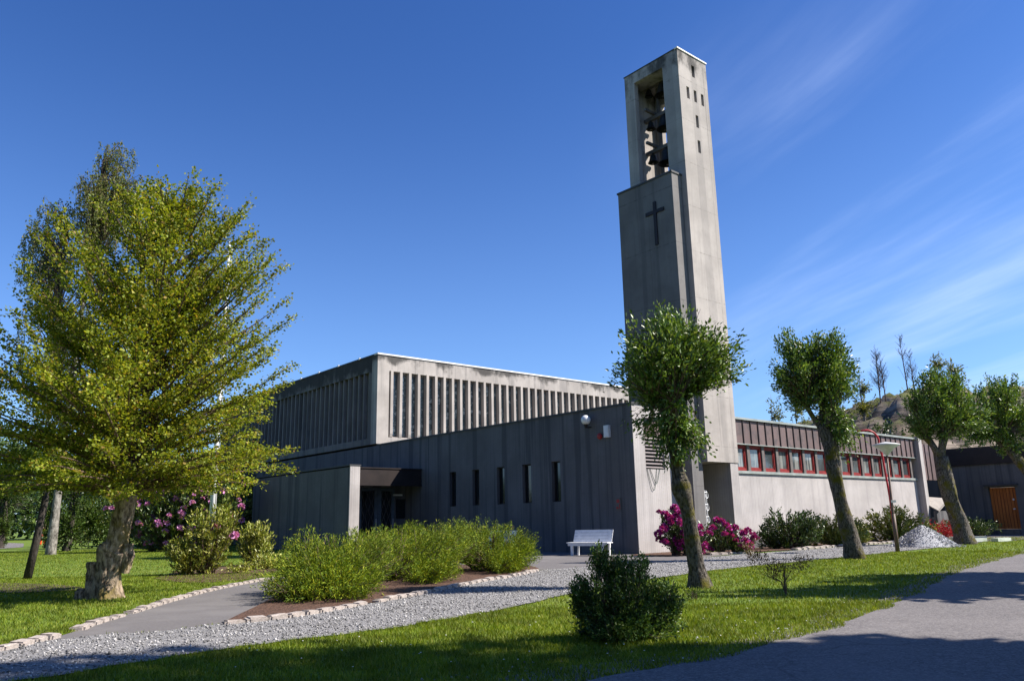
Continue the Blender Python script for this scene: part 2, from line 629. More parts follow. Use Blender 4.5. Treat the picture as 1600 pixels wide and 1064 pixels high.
M['grass'] = noisy('lawn', (0.075, 0.125, 0.012), (0.125, 0.185, 0.020), 9, 0.9, 0.6, 10, c3=(0.13, 0.165, 0.026), s3=0.6, bdist=0.03, lo=0.3, hi=0.7)
M['asphalt'] = noisy('path_asphalt', (0.115, 0.107, 0.106), (0.150, 0.140, 0.136), 40, 0.9, 0.5, 6, c3=(0.165, 0.155, 0.15), s3=0.5, bdist=0.006)
def road_mat():
    m = mat('road_asphalt', (0.15, 0.14, 0.14), 0.92, 0.2)
    t = m.node_tree
    b = t.nodes['Principled BSDF']
    tc = N(t, 'ShaderNodeTexCoord')
    v = tc.outputs['Object']
    vo = N(t, 'ShaderNodeTexVoronoi')
    vo.inputs['Scale'].default_value = 60
    t.links.new(v, vo.inputs['Vector'])
    sc_ = N(t, 'ShaderNodeSeparateColor')
    t.links.new(vo.outputs['Color'], sc_.inputs[0])
    c = mix(t, sc_.outputs[0], (0.095, 0.088, 0.088), (0.245, 0.228, 0.222))
    n = tex_noise(t, v, 14, 8, 0.75)
    c = mix(t, maprange(t, n, .35, .65, 0.0, 0.55), c, (0.105, 0.098, 0.10))
    n2 = tex_noise(t, v, 0.5, 6, 0.6)
    c = mix(t, maprange(t, n2, .48, .62, 0.0, 0.35), c, (0.21, 0.195, 0.19))
    # thin wandering cracks
    nw = N(t, 'ShaderNodeTexNoise')
    nw.inputs['Scale'].default_value = 1.6
    nw.inputs['Detail'].default_value = 5
    t.links.new(v, nw.inputs['Vector'])
    va = N(t, 'ShaderNodeMix', data_type='VECTOR')
    va.inputs['Factor'].default_value = 0.4
    t.links.new(v, va.inputs['A'])
    t.links.new(nw.outputs['Color'], va.inputs['B'])
    ve = N(t, 'ShaderNodeTexVoronoi', feature='DISTANCE_TO_EDGE')
    ve.inputs['Scale'].default_value = 0.55
    t.links.new(va.outputs['Result'], ve.inputs['Vector'])
    ck = mth(t, 'MULTIPLY', maprange(t, ve.outputs['Distance'], 0.010, 0.002), maprange(t, n2, .45, .55))
    c = mix(t, mth(t, 'MULTIPLY', ck, 0.3), c, (0.03, 0.03, 0.03))
    t.links.new(c, b.inputs['Base Color'])
    h = mth(t, 'ADD', mth(t, 'MULTIPLY', sc_.outputs[0], .6), n)
    t.links.new(bump(t, h, 0.8, 0.012), b.inputs['Normal'])
    return m


M['road'] = road_mat()
M['gravel'] = noisy('gravel_ground', (0.10, 0.10, 0.10), (0.34, 0.33, 0.325), 38, 0.95, 1.0, 8, bdist=0.03)
M['mulch'] = noisy('bark_mulch', (0.035, 0.020, 0.014), (0.15, 0.085, 0.058), 26, 0.95, 1.0, 9, bdist=0.03)
M['soil'] = noisy('bare_soil', (0.05, 0.035, 0.025), (0.10, 0.075, 0.05), 9, 0.95, 0.8, 8, bdist=0.03)

ground = sheet('lawn', [(-400, -150), (400, -150), (400, 700), (-400, 700)], 0.0, M['grass'])

kerbL = [(-5.9, 6.9), (-5.6, 7.9), (-5.51, 8.8), (-5.48, 9.62), (-5.56, 10.4), (-5.72, 11.12), (-5.8, 12.2), (-5.98, 13.62), (-6.13, 15.38), (-6.16, 17.13), (-5.98, 18.87), (-5.5, 21.0), (-5.0, 24)]
bedfront = [(-3.85, 10.70), (-3.4, 11.0), (-2.97, 11.6), (-2.26, 13.23), (-1.51, 15.05), (-0.91, 16.9), (-0.1, 18.52), (0.5, 20.4)]
bedback = [(0.62, 21.6), (0.2, 23.3), (-1.5, 24.2), (-3.2, 23.0), (-4.3, 20.3), (-4.6, 17.8), (-4.5, 15.8), (-4.15, 13.4), (-3.95, 11.4)]
gravtop = [(0.75, 21.0), (1.76, 21.63), (3.67, 22.85), (4.67, 24.27), (5.36, 24.9), (7.49, 27.2), (10.39, 29.58), (13.62, 32.4), (16.67, 34.9), (19.94, 36.22)]
gravlow = [(22.08, 36.91), (16.59, 30.6), (10.61, 25.15), (7.81, 22.33), (5.3, 20.18), (2.55, 16.84), (1.03, 14.24), (-0.08, 12.08), (-0.92, 10.84), (-1.6, 9.89), (-2.68, 9.0), (-3.28, 8.34), (-4.01, 7.34), (-4.6, 6.6)]
TH = math.radians(40.12)
cT, sT = math.cos(TH), math.sin(TH)
KX, KY = 4.412, 28.995


def UV(u, v, z=0.0):
    return (KX + cT * u - sT * v, KY + sT * u + cT * v, z)


def uv2(u, v):
    return UV(u, v)[:2]


path_poly = kerbL[2:] + [uv2(-3.9, 14.2), uv2(0.1, 14.2), uv2(0.1, -0.2), uv2(2.3, -1.3), (7.4, 27.6), (5.36, 24.79), (4.67, 24.27), (3.67, 22.7), (1.76, 21.4),
                         (0.7, 20.9), (0.3, 20.4), (-1.0, 18.5), (-3.0, 13), (-3.6, 11.0), (-3.9, 10.75), (-4.45, 10.06), (-4.99, 9.97), (-5.3, 9.3)]
sheet('asphalt_path', path_poly, 0.010, M['asphalt'])
gl = smooth_poly(gravlow)
gl = [(x + 0.06 * math.sin(i * 2.3) + rnd.uniform(-.04, .04), y + rnd.uniform(-.05, .05)) for i, (x, y) in enumerate(gl)]
gravel_poly = [(-5.62, 6.6), (-5.60, 8.0), (-5.50, 9.3), (-5.0, 9.95), (-4.45, 10.05), (-3.9, 10.72)] + bedfront[1:] + gravtop + gl
sheet('gravel_path', gravel_poly, 0.018, M['gravel'])
bed_poly = smooth_poly(bedfront + bedback + [bedfront[0]], 1)[:-1]
sheet('planting_bed', bed_poly, 0.03, M['mulch'])
wing_bed = [uv2(2.6, -2.6), uv2(5.0, -3.1), uv2(9, -3.0), uv2(12.5, -2.9), uv2(16.0, -2.7), uv2(20.5, -2.6), uv2(21.9, -0.7), uv2(5.4, -0.7), uv2(2.8, -1.2)]
rhod_bed = [uv2(-0.9, -0.35), uv2(-1.0, -2.1), uv2(0.5, -2.6), uv2(2.5, -3.0), uv2(2.6, -1.7), uv2(2.6, -0.6), uv2(2.55, -0.02), uv2(0, -0.02)]
sheet('planting_bed', wing_bed, 0.028, M['mulch'])
sheet('planting_bed', rhod_bed, 0.028, M['mulch'])
sheet('planting_bed', smooth_poly([(-9.2, 20.6), (-10.0, 24.3), (-9.2, 27.6), (-7.0, 24.4), (-6.5, 21.5), (-6.35, 19.4), (-7.2, 18.5), (-8.2, 19.2), (-9.2, 20.6)], 1)[:-1], 0.02, M['mulch'])
sheet('planting_bed', smooth_poly([(-13.9, 17.4), (-15, 20.2), (-12.5, 20.0), (-10.2, 18.6), (-9.0, 17.2), (-10.2, 16.5), (-13.9, 17.4)], 2)[:-1], 0.02, M['soil'])
roadL = [(100, 92), (60, 60), (34, 41), (22.5, 31.6), (15.52, 24.75), (11.7, 20.24), (8.7, 16.45), (6.5, 13.2), (4.7, 10.8), (3.5, 9.3), (2.45, 8.15), (1.5, 7.35), (0.61, 6.69), (-1.4, 5.2), (-5, 3.2), (-14, 0.0)]
rl = smooth_poly(roadL)
road_poly = [(x + rnd.uniform(-.05, .05), y + rnd.uniform(-.05, .05)) for x, y in rl] + [(-14, -6), (3, -6), (9, 2), (14, 11), (24, 23), (42, 38), (66, 54), (106, 84)]
rl = [(x + 0.025 * math.sin(i * 1.9) + 0.02 * math.sin(i * 4.3), y + 0.025 * math.sin(i * 2.7 + 1)) for i, (x, y) in enumerate(resample(rl, 0.35))]
road_poly = rl + road_poly[-8:]
sheet('road', road_poly, 0.012, M['road'])
verge_poly = rl + [(x - 0.30 - 0.12 * math.sin(3 * x), y + 0.30 + 0.16 * math.sin(2.1 * y)) for x, y in rl[::-1]]
M['verge'] = noisy('verge_grit', (0.10, 0.09, 0.075), (0.20, 0.185, 0.165), 30, 0.95, 0.8, 8, c3=(0.07, 0.09, 0.025), s3=4.0, bdist=0.02)
sheet('road_verge', verge_poly, 0.007, M['verge'])
sheet('car_park', [(-130, 58), (-37.5, 58), (-38, 62), (-49, 80), (-70, 105), (-130, 105)], 0.01, M['road'])
# paved yard in front of the low gabled block
sheet('yard_paving', [uv2(16.5, -6.3), uv2(27.7, -7.5), uv2(27.7, 3), uv2(21.4, 3), uv2(21.4, -1.6), uv2(16, -3.4)], 0.008, M['asphalt'])


# ---- loose gravel stones, grass blades
def stones(name, n, region, poly, size, m, zb=0.012, fall=None, parent=None):
    P = np.column_stack([rng.uniform(region[0], region[1], n), rng.uniform(region[2], region[3], n)])
    P = P[inpoly(P, poly)]
    if fall is not None:
        P = P[fall(P)]
    n = len(P)
    base = np.array([[1, 0, 0], [0, 1, 0], [-1, 0, 0], [0, -1, 0], [0, 0, 1], [0, 0, -1]], float)
    F = np.array([[0, 1, 4], [1, 2, 4], [2, 3, 4], [3, 0, 4], [1, 0, 5], [2, 1, 5], [3, 2, 5], [0, 3, 5]])
    s = size * np.clip(rng.lognormal(0, 0.33, (n, 1, 1)), .4, 1.8)
    sc = rng.uniform(0.55, 1.25, (n, 1, 3)) * np.array([1, 1, 0.7])
    th = rng.uniform(0, 2 * PI, n)
    R = np.zeros((n, 3, 3))
    R[:, 0, 0] = np.cos(th); R[:, 0, 1] = -np.sin(th); R[:, 1, 0] = np.sin(th); R[:, 1, 1] = np.cos(th); R[:, 2, 2] = 1
    tl = rng.uniform(-0.6, 0.6, n)
    T = np.zeros((n, 3, 3))
    T[:, 0, 0] = 1; T[:, 1, 1] = np.cos(tl); T[:, 1, 2] = -np.sin(tl); T[:, 2, 1] = np.sin(tl); T[:, 2, 2] = np.cos(tl)
    V = (base[None] * sc + rng.uniform(-.22, .22, (n, 6, 3))) * s
    V = np.einsum('nij,nkj->nki', R @ T, V)
    V[:, :, 0] += P[:, None, 0]
    V[:, :, 1] += P[:, None, 1]
    V[:, :, 2] += zb + s[:, :, 0] * 0.35
    FF = (F[None] + (np.arange(n) * 6)[:, None, None]).reshape(-1, 3)
    return npmesh(name, V.reshape(-1, 3), FF, m, parent)


M['stone'] = leafmat('gravel_stones', [(0.0, (0.07, 0.07, 0.07)), (0.3, (0.19, 0.185, 0.18)), (0.65, (0.31, 0.30, 0.295)), (1.0, (0.50, 0.49, 0.47))], 0.0, 0.85, 0.2)
o1 = stones('loose_gravel', 270000, (-6, 23, 6.4, 37), gravel_poly, 0.0125, M['stone'], 0.018,
            lambda P: rng.random(len(P)) < np.clip((14.0 / np.maximum(P[:, 1], 9)) ** 1.2, 0.15, 1))
tag(o1, kind='stuff', label='loose grey gravel covering the curved garden path', cat='gravel')
o2 = stones('loose_grit', 30000, (-2, 20, 5, 30), rl + [(x - 0.7, y + 0.7) for x, y in rl[::-1]], 0.011, M['stone'], 0.008,
            lambda P: rng.random(len(P)) < 0.6)
tag(o2, kind='stuff', label='small grit scattered along the edge of the road', cat='grit')


def blades(name, n, regions, excl, h, m):
    Ps = []
    for (x0, x1, y0, y1, k) in regions:
        q = int(n * k)
        Ps.append(np.column_stack([rng.uniform(x0, x1, q), rng.uniform(y0, y1, q)]))
    P = np.vstack(Ps)
    # only what a camera near the photograph's can see
    P = P[np.abs(P[:, 0]) < 0.74 * P[:, 1] + 1.5]
    for e in excl:
        P = P[~inpoly(P, e)]
    n = len(P)
    hh = h * rng.uniform(0.5, 1.35, n)
    th = rng.uniform(0, 2 * PI, n)
    w = 0.0042 * rng.uniform(0.7, 1.5, n) * (1 + 0.05 * P[:, 1])
    lean = rng.uniform(0.15, 0.9, n) * hh
    la = rng.uniform(0, 2 * PI, n)
    V = np.zeros((n, 3, 3))
    V[:, 0, 0] = P[:, 0] - np.cos(th) * w
    V[:, 0, 1] = P[:, 1] - np.sin(th) * w
    V[:, 1, 0] = P[:, 0] + np.cos(th) * w
    V[:, 1, 1] = P[:, 1] + np.sin(th) * w
    V[:, 2, 0] = P[:, 0] + np.cos(la) * lean
    V[:, 2, 1] = P[:, 1] + np.sin(la) * lean
    V[:, 2, 2] = hh
    F = np.arange(n * 3).reshape(-1, 3)
    return npmesh(name, V.reshape(-1, 3), F, m)


M['blade'] = leafmat('grass_blades', [(0.0, (0.09, 0.14, 0.010)), (0.5, (0.155, 0.22, 0.014)), (0.85, (0.22, 0.27, 0.022)), (1.0, (0.30, 0.29, 0.07))], 0.35, 0.6, 0.25)
road_excl = [(x + 0.02 + 0.05 * math.sin(i * 0.9) + rnd.uniform(-.04, .04), y - 0.02 - 0.05 * math.sin(i * 0.9) + rnd.uniform(-.04, .04)) for i, (x, y) in enumerate(rl)] + road_poly[-8:]
excl = [gravel_poly, path_poly, bed_poly, road_excl, wing_bed, rhod_bed]
o3 = blades('grass', 420000, [(-6, 7, 6.2, 12, .42), (-1, 16, 12, 27, .30), (14, 26, 26, 40, .06), (-14, -5, 8, 22, .22), (-34, -5, 22, 50, .25)], excl, 0.045, M['blade'])
tag(o3, kind='stuff', label='short mown lawn grass on both sides of the gravel path', cat='grass')
# daisies
P = np.column_stack([rng.uniform(-3, 6, 700), rng.uniform(6.8, 14, 700)])
for e in excl:
    P = P[~inpoly(P, e)]
mb = MB()
for x, y in P[:80]:
    mb.lathe((x, y, 0.045), [(0.001, 0.004), (0.006, 0.003), (0.008, 0.0)], 6)
tag(mb.build('daisies', mat('daisy_petal', (0.8, 0.8, 0.76), 0.7), fixn=False), kind='stuff', label='tiny white daisies dotted over the front lawn', cat='daisies')

# ------------------------------------------------------------------ kerb stones
M['sett'] = noisy('granite_sett', (0.27, 0.235, 0.21), (0.44, 0.385, 0.345), 8, 0.85, 0.5, 8, c3=(0.24, 0.21, 0.18), s3=3, bdist=0.01)


def stone_mesh(k):
    import bmesh
    r = random.Random(50 + k)
    bm = bmesh.new()
    bmesh.ops.create_cube(bm, size=1)
    bmesh.ops.bevel(bm, geom=list(bm.edges), offset=0.12, segments=2, affect='EDGES')
    for v in bm.verts:
        v.co.x *= 1 + r.uniform(-.03, .03)
        v.co += Vector((r.uniform(-.03, .03), r.uniform(-.03, .03), r.uniform(-.03, .03)))
    me = bpy.data.meshes.new('kerb_stone')
    bm.to_mesh(me)
    bm.free()
    me.materials.append(M['sett'])
    return me


STONES = [stone_mesh(k) for k in range(6)]


def edging(label, pts, step, size, group=None):
    root = empty('stone_edging', (pts[0][0], pts[0][1], 0))
    tag(root, label, 'stone edging', group)
    rs = resample(smooth_poly(pts, 1), step)
    for (ax, ay), (bx, by) in zip(rs[:-1], rs[1:]):
        if rnd.random() < 0.03:
            continue
        o = bpy.data.objects.new('kerb_stone', STONES[rnd.randrange(6)])
        COL.objects.link(o)
        o.parent = root
        o.location = ((ax + bx) / 2 - pts[0][0], (ay + by) / 2 - pts[0][1], size[2] * 0.08 + rnd.uniform(-.012, .012))
        L = math.hypot(bx - ax, by - ay)
        o.rotation_euler = (rnd.uniform(-.08, .08), rnd.uniform(-.06, .06), math.atan2(by - ay, bx - ax) + rnd.uniform(-.07, .07))
        o.scale = (L * rnd.uniform(0.86, 0.97), size[1] * rnd.uniform(.88, 1.1), size[2])
    return root


edging('row of granite setts between the left lawn and the asphalt path', kerbL, 0.27, (0.3, 0.17, 0.10))
edging('pale granite setts edging the mulch bed of the low conifers along the gravel', bedfront, 0.30, (0.3, 0.17, 0.12))
edging('line of pale stones edging the bed below the row of red framed windows', wing_bed[1:6], 0.45, (0.4, 0.28, 0.16))
edging('short row of pale stones in front of the magenta rhododendrons', rhod_bed[2:4], 0.42, (0.4, 0.3, 0.14))

# ------------------------------------------------------------------ church hall
church = empty('church', (KX, KY, 0), TH)
tag(church, 'grey concrete church with finned upper hall and long shaded wall with five slit windows', 'church')


def P_(name, mb, m, parent=church, label=None, smooth=False):
    o = mb.build(name, m, parent, smooth)
    if label:
        o['label'] = label
    return o


wins = [(11.17, 11.69), (9.37, 9.88), (7.54, 8.08), (5.76, 6.33), (3.97, 4.48)]
holes = [(a, b, 1.98, 3.60) for a, b in wins]
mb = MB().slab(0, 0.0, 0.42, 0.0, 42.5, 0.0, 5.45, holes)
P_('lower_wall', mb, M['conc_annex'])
P_('end_wall', MB().slab(1, -0.012, -0.002, 0.0, 2.60, 0.0, 5.447, [(0.62, 1.75, 3.05, 4.98)]).slab(1, 0.0, 0.40, 0.422, 2.60, 0.0, 5.447, [(0.62, 1.75, 3.05, 4.98)]), M['conc_wing'], label='end wall facing the lawn, coloured pale for its sunlight')  # same concrete as the shaded wall, sunlight put into a paler colour
mb = MB().box(0.42, 2.60, 0.40, 42.0, 5.20, 5.40)
mb.box(2.60, 22.0, 2.30, 42.0, 5.20, 5.40)
P_('flat_roof', mb, M['flash'])
P_('roof_flashing', MB().box(-0.05, 0.50, -0.05, 18.55, 5.45, 5.52).box(0.50, 2.60, -0.05, 0.46, 5.45, 5.52), M['flash'])
P_('core_wall', MB().box(0.9, 21.5, 4.0, 41.5, 0.05, 5.19), M['black'])
for i, (a, b) in enumerate(wins):
    fr = MB().slab(0, 0.15, 0.21, a + .002, b - .002, 1.982, 3.598, [(a + 0.05, b - 0.05, 2.03, 3.55)])
    w = P_('window', fr, M['dark_metal'])
    MB().box(0.175, 0.185, a + .05, b - .05, 2.03, 3.55).build('pane', M['glass_dark'], w)

# louvred vent and brown panel on the sunny end wall
mb = MB()
z = 3.10
while z < 4.28:
    mb.prism([(0.02, z), (0.20, z + 0.07), (0.20, z + 0.085), (0.02, z + 0.015)], 0, 0.62, 1.75) if False else mb.add(
        [(0.62, 0.03, z), (1.75, 0.03, z), (1.75, 0.16, z + 0.08), (0.62, 0.16, z + 0.08), (0.62, 0.03, z + 0.02), (1.75, 0.03, z + 0.02), (1.75, 0.16, z + 0.10), (0.62, 0.16, z + 0.10)],
        [(0, 1, 2, 3), (4, 5, 6, 7), (0, 1, 5, 4), (2, 3, 7, 6), (0, 3, 7, 4), (1, 2, 6, 5)])
    z += 0.135
mb.box(0.62, 0.66, 0.01, 0.17, 3.055, 4.3)
vent = P_('louvred_vent', mb, mat('vent_metal', (0.24, 0.21, 0.205), 0.5))
vent['label'] = 'grey brown louvred vent on the sunny end wall'
MB().box(0.62, 1.75, 0.2, 0.22, 3.05, 4.3).build('vent_backing', M['black'], vent)
P_('wall_panel', MB().box(0.62, 1.17, 0.08, 0.14, 4.3, 4.98).box(1.18, 1.75, 0.08, 0.14, 4.3, 4.98), M['brown_metal'])
mb = MB()
for a, dz in ((0.95, 0.75), (1.12, 0.5)):
    pts = [(a - 0.28 + 0.56 * t, -0.03 - 0.02 * math.sin(t * 3), 3.06 - dz * math.sin(PI * t) ** 0.9 + 0.05 * math.sin(9 * t)) for t in np.linspace(0, 1, 14)]
    mb.tube(pts, 0.010, 5)
P_('hanging_cable', mb, M['cable'], label='loops of thin green cable hanging below the vent')

# wall lamp, alarm bell, box, sign on the shaded wall
lamp = P_('wall_lamp', MB().lathe((0, 0, 0), [(0.05, -0.28), (0.07, -0.2), (0.09, -0.16), (0.03, -0.13)], 12).tube([(0.28, 0, -0.24), (0.1, 0, -0.26), (0, 0, -0.22)], 0.025, 6), M['dark_metal'])
lamp.location = (-0.28, 2.13, 5.02)
lamp['label'] = 'round glass globe lamp on a short bracket'
prof = [(0.19 * math.sin(a), -0.19 * math.cos(a)) for a in np.linspace(0.5, PI, 12)]
g_ = MB().lathe((0, 0, 0.03), prof, 20).build('lamp_globe', M['globe'], lamp, True)
bell_ = P_('alarm_bell', MB().add([], []).tube([(0, 0, 0), (-0.05, 0, 0), (-0.10, 0, 0), (-0.13, 0, 0)], [0.05, 0.12, 0.115, 0.05], 16), M['alarm_red'], smooth=False)
bell_.location = (-0.002, 1.62, 4.38)
P_('alarm_box', MB().box(-0.12, -0.002, 1.10, 1.36, 4.30, 4.76).box(-0.135, -0.12, 1.13, 1.33, 4.34, 4.72), M['white_metal'], label='white rectangular box beside the red alarm bell')
sg = P_('wall_sign', MB().box(-0.03, -0.002, 0.74, 1.0, 1.58, 2.02), M['post_grey'])
MB().box(-0.036, -0.031, 0.80, 0.94, 1.84, 1.96).box(-0.036, -0.031, 0.77, 0.82, 1.62, 1.80).box(-0.036, -0.031, 0.86, 0.96, 1.62, 1.70).build('sign_marking', M['alarm_red'], sg)

# upper hall -----------------------------------------------------------
VH = 18.58
fins_u = [0.80 + 0.6085 * i for i in range(33)]
mb = MB().slab(1, VH, VH + 0.62, -0.06, 22.0, 5.56, 10.60, [(0.70, 20.9, 5.95, 9.72)])
P_('front_wall', mb, M['conc_hall'])
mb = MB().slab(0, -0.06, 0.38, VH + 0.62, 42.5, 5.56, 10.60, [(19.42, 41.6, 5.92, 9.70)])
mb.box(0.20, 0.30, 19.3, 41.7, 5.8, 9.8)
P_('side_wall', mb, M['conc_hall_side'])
P_('hall_roof', MB().box(0.3, 21.9, VH + 0.5, 42.4, 10.3, 10.5), M['flash'])
P_('rear_wall', MB().box(21.7, 22.0, VH + 0.63, 42.5, 5.45, 10.58).box(0.4, 21.69, 42.1, 42.4, 5.45, 10.58), M['conc_hall_side'])
cp = MB().box(-0.10, 22.05, VH - 0.05, VH + 0.35, 10.60, 10.69)
P_('roof_coping', cp, M['coping'])
cp = MB().box(-0.10, 0.30, VH + 0.352, 42.5, 10.60, 10.67)
P_('roof_coping', cp, M['flash'])
mb = MB()
for k in range(9):
    mb.box(-0.13, -0.04, VH + 2.0 + 2.6 * k, VH + 2.12 + 2.6 * k, 10.60, 10.72)
P_('coping_clips', mb, M['coping'], label='small bright clips on the dark coping edge')
# fins with sloping heads and feet
for i, u in enumerate(fins_u):
    # side profile in (v,z): flush with the face, the head slopes back
    poly = [(VH + 0.03, 5.98), (VH - 0.02, 6.16), (VH - 0.02, 9.76), (VH + 0.07, 9.72), (VH + 0.52, 9.72), (VH + 0.52, 5.98)]
    P_('concrete_fin', MB().add([(u, *p) for p in poly] + [(u + 0.17, *p) for p in poly],
                                [tuple(range(6))[::-1], tuple(range(6, 12))] + [(k, (k + 1) % 6, 6 + (k + 1) % 6, 6 + k) for k in range(6)]), M['conc_fin'])
# fins on the shaded side
for i in range(36):
    v = 19.50 + 0.6085 * i
    P_('concrete_rib', MB().add([(x, y, z) for z in (5.921, 9.699) for x, y in ((-0.03, v), (-0.03, v + 0.10), (0.199, v + 0.18), (0.199, v))],
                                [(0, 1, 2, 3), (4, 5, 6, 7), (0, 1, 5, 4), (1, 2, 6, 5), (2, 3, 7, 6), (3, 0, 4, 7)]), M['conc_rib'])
for i in range(33):
    a = fins_u[i] + 0.17
    b = fins_u[i + 1] if i < 32 else 20.9
    fr = MB().slab(1, VH + 0.25, VH + 0.30, a + .001, b - .001, 6.02, 9.60, [(a + 0.04, b - 0.04, 6.08, 9.54)])
    w = P_('window', fr, M['post_grey'])
    MB().box(a + .04, b - .04, VH + 0.27, VH + 0.28, 6.08, 9.54).build('pane', M['leaded'], w)
    MB().prism([(VH + 0.06, 5.951), (VH + 0.40, 5.951), (VH + 0.40, 6.019), (VH + 0.34, 6.019), (VH + 0.06, 5.98)], 0, a + .002, b - .002).build('sill', M['conc_hall'], w)
    MB().box(a + .002, b - .002, VH + 0.30, VH + 0.40, 9.601, 9.719).build('window_head', M['conc_hall'], w)

# entrance block -------------------------------------------------------
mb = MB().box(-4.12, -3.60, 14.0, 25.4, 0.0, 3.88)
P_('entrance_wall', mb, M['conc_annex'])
P_('entrance_end_sunlight_facing', MB().box(-4.12, -3.60, 13.92, 13.995, 0.0, 3.93), M['conc_wing'], label='end of the entrance wall, coloured pale for its sunlight')  # thin facing on the darkened wall, its sunlight put into the colour
P_('entrance_flashing', MB().box(-4.16, -3.56, 13.9, 25.4, 3.935, 4.0), M['flash'])
P_('canopy_fascia', MB().box(-3.58, -0.02, 14.10, 14.22, 3.10, 3.84).box(-3.58, -0.02, 14.06, 14.25, 3.845, 3.90).box(-3.58, -0.02, 14.06, 14.12, 3.04, 3.098), M['dark_metal'])
P_('canopy_roof', MB().box(-3.58, -0.02, 14.24, 25.3, 3.3, 3.8), M['dark_metal'])
P_('porch_wall', MB().slab(1, 15.62, 15.75, -3.59, -0.01, 0.0, 3.29, [(-2.75, 0.0 - 0.02 - 0.6, 0.0, 3.02)]), M['conc_annex'])
M['door_paint'] = noisy('blue_grey_door_paint', (0.10, 0.125, 0.15), (0.07, 0.09, 0.11), 5, 0.5, 0)
for a, b in ((-2.72, -1.62), (-1.60, -0.64)):
    d = P_('door', MB().slab(1, 15.63, 15.70, a, b, 0.03, 3.0, [(a + 0.20, b - 0.18, 0.62, 2.85)]), M['door_paint'])
    MB().box(a + .2, b - .18, 15.66, 15.67, 0.62, 2.85).build('pane', M['glass_dark'], d)
    MB().tube([(b - .10, 15.58, 1.1), (b - .10, 15.58, 1.5)], 0.015, 6).build('handle', M['white_metal'], d)
    g = MB()
    for j in range(4):
        x = a + .2 + (b - a - .38) * (j + .5) / 4
        pts = [(x + 0.05 * math.sin(zz * 9 + j * PI), 15.64, zz) for zz in np.linspace(0.64, 2.83, 30)]
        g.tube(pts, 0.010, 4)
    g.build('grille', M['post_grey'], d)
P_('wall_light', MB().box(-0.75, -0.25, 15.50, 15.60, 2.62, 2.70), M['coping'])
P_('notice_board', MB().box(-0.56, -0.06, 15.55, 15.61, 1.5, 2.45), M['glass_dark'], label='dark notice board beside the entrance doors')

# ------------------------------------------------------------------ bell tower
# the tower and the wing are drawn in modules 2.6 % larger than the annex grid
BIG = 1.0258
tower = empty('bell_tower', (UV(3.39, 0.0)[0] * BIG, UV(3.39, 0.0)[1] * BIG, -0.032), TH)
tower.scale = (BIG, BIG, BIG)
tag(tower, 'tall slender concrete bell tower with cross relief and open belfry', 'bell tower')
OU = 3.39


class T(MB):
    pass


def tpart(name, mb, m, parent=None, label=None, smooth=False):
    sh = (0, 0, 0) if name in ('front_slab', 'slab_coping', 'cross', 'iron_grille') else (0.245, 0.17, 0.17)
    mb.v = [(x - OU + sh[0], y + sh[1], z + sh[2]) for x, y, z in mb.v]
    o = mb.build(name, m, parent or tower, smooth)
    if label:
        o['label'] = label
    return o


slots = [(3.33, 3.53, 19.62, 20.18), (2.86, 3.05, 18.44, 19.0), (3.36, 3.55, 18.44, 19.0), (3.86, 4.05, 18.44, 19.0), (3.36, 3.55, 17.24, 17.82), (3.36, 3.55, 16.07, 16.65)]
mb = MB()
op = [(-0.66, 0.95, 15.0, 20.12)]
mb.slab(0, 2.39, 2.64, -1.5, 1.5, 3.13, 20.62, op)
mb.slab(0, 4.14, 4.39, -1.5, 1.5, 3.13, 20.62, [(0.10, 0.92, 15.2, 19.6)])
tpart('tower_wall', mb, M['conc_tower'])
mb = MB().slab(1, -1.497, -1.25, 2.642, 4.138, 3.133, 20.617, slots)
mb.slab(1, 1.25, 1.497, 2.642, 4.138, 3.133, 20.617, [(2.86, 3.06, 18.1, 18.6), (2.86, 3.06, 16.9, 17.4), (2.86, 3.06, 15.7, 16.2)])
# leave the sunny face flush across the corner
tpart('slotted_wall', mb, M['conc_tower'])
tpart('tower_floor', MB().box(2.642, 4.138, -1.248, 1.248, 3.14, 3.4).box(2.642, 4.138, -1.248, 1.248, 14.7, 14.95), M['conc_tower'])
tpart('tower_roof', MB().box(2.642, 4.138, -1.248, 1.248, 20.2, 20.5), M['conc_tower'])
tpart('tower_coping', MB().box(2.36, 4.42, -1.54, -1.36, 20.62, 20.68).box(4.24, 4.42, -1.358, 1.53, 20.62, 20.68), M['coping'])
tpart('tower_coping', MB().box(2.36, 4.238, 1.35, 1.53, 20.62, 20.66).box(2.36, 2.52, -1.358, 1.348, 20.62, 20.66), M['flash'])
# bells on beams
for lv, z in enumerate((15.95, 17.55, 19.15)):
    top = z + 1.02
    tpart('bell_beam', MB().box(3.30, 3.46, -1.245, 1.245, top, top + 0.16).box(2.66, 4.12, 0.60, 0.72, top + 0.162, top + 0.27), M['post_grey'])
    for v, r in ((0.16, 0.42 - 0.03 * lv), (0.94, 0.24 - 0.02 * lv)):
        k = r / 0.5
        prof = [(r * 1.0, 0), (r * .93, .05 * k), (r * .75, .2 * k), (r * .62, .45 * k), (r * .55, .68 * k), (r * .38, .80 * k), (0.02, .84 * k)]
        b = MB().lathe((3.38 - OU, v, top - 0.9 * k), prof, 20)
        b.lathe((3.38 - OU, v, top - 0.9 * k), [(r * .95, 0.001), (r * .7, .2 * k), (r * .5, .66 * k), (0.02, .76 * k)], 20)
        b.tube([(3.38 - OU, v, top - .1 * k), (3.38 - OU, v, top)], 0.06, 8)
        bo = b.build('bell', M['bell'], tower, True)
        bo.location = (0.245, 0.17, 0.17)
        MB().tube([(3.38 - OU, v, top - .2 * k), (3.38 - OU, v, top - .88 * k), (3.38 - OU, v, top - .98 * k)], [.02, .03, .055], 8).build('clapper', M['bell'], bo)
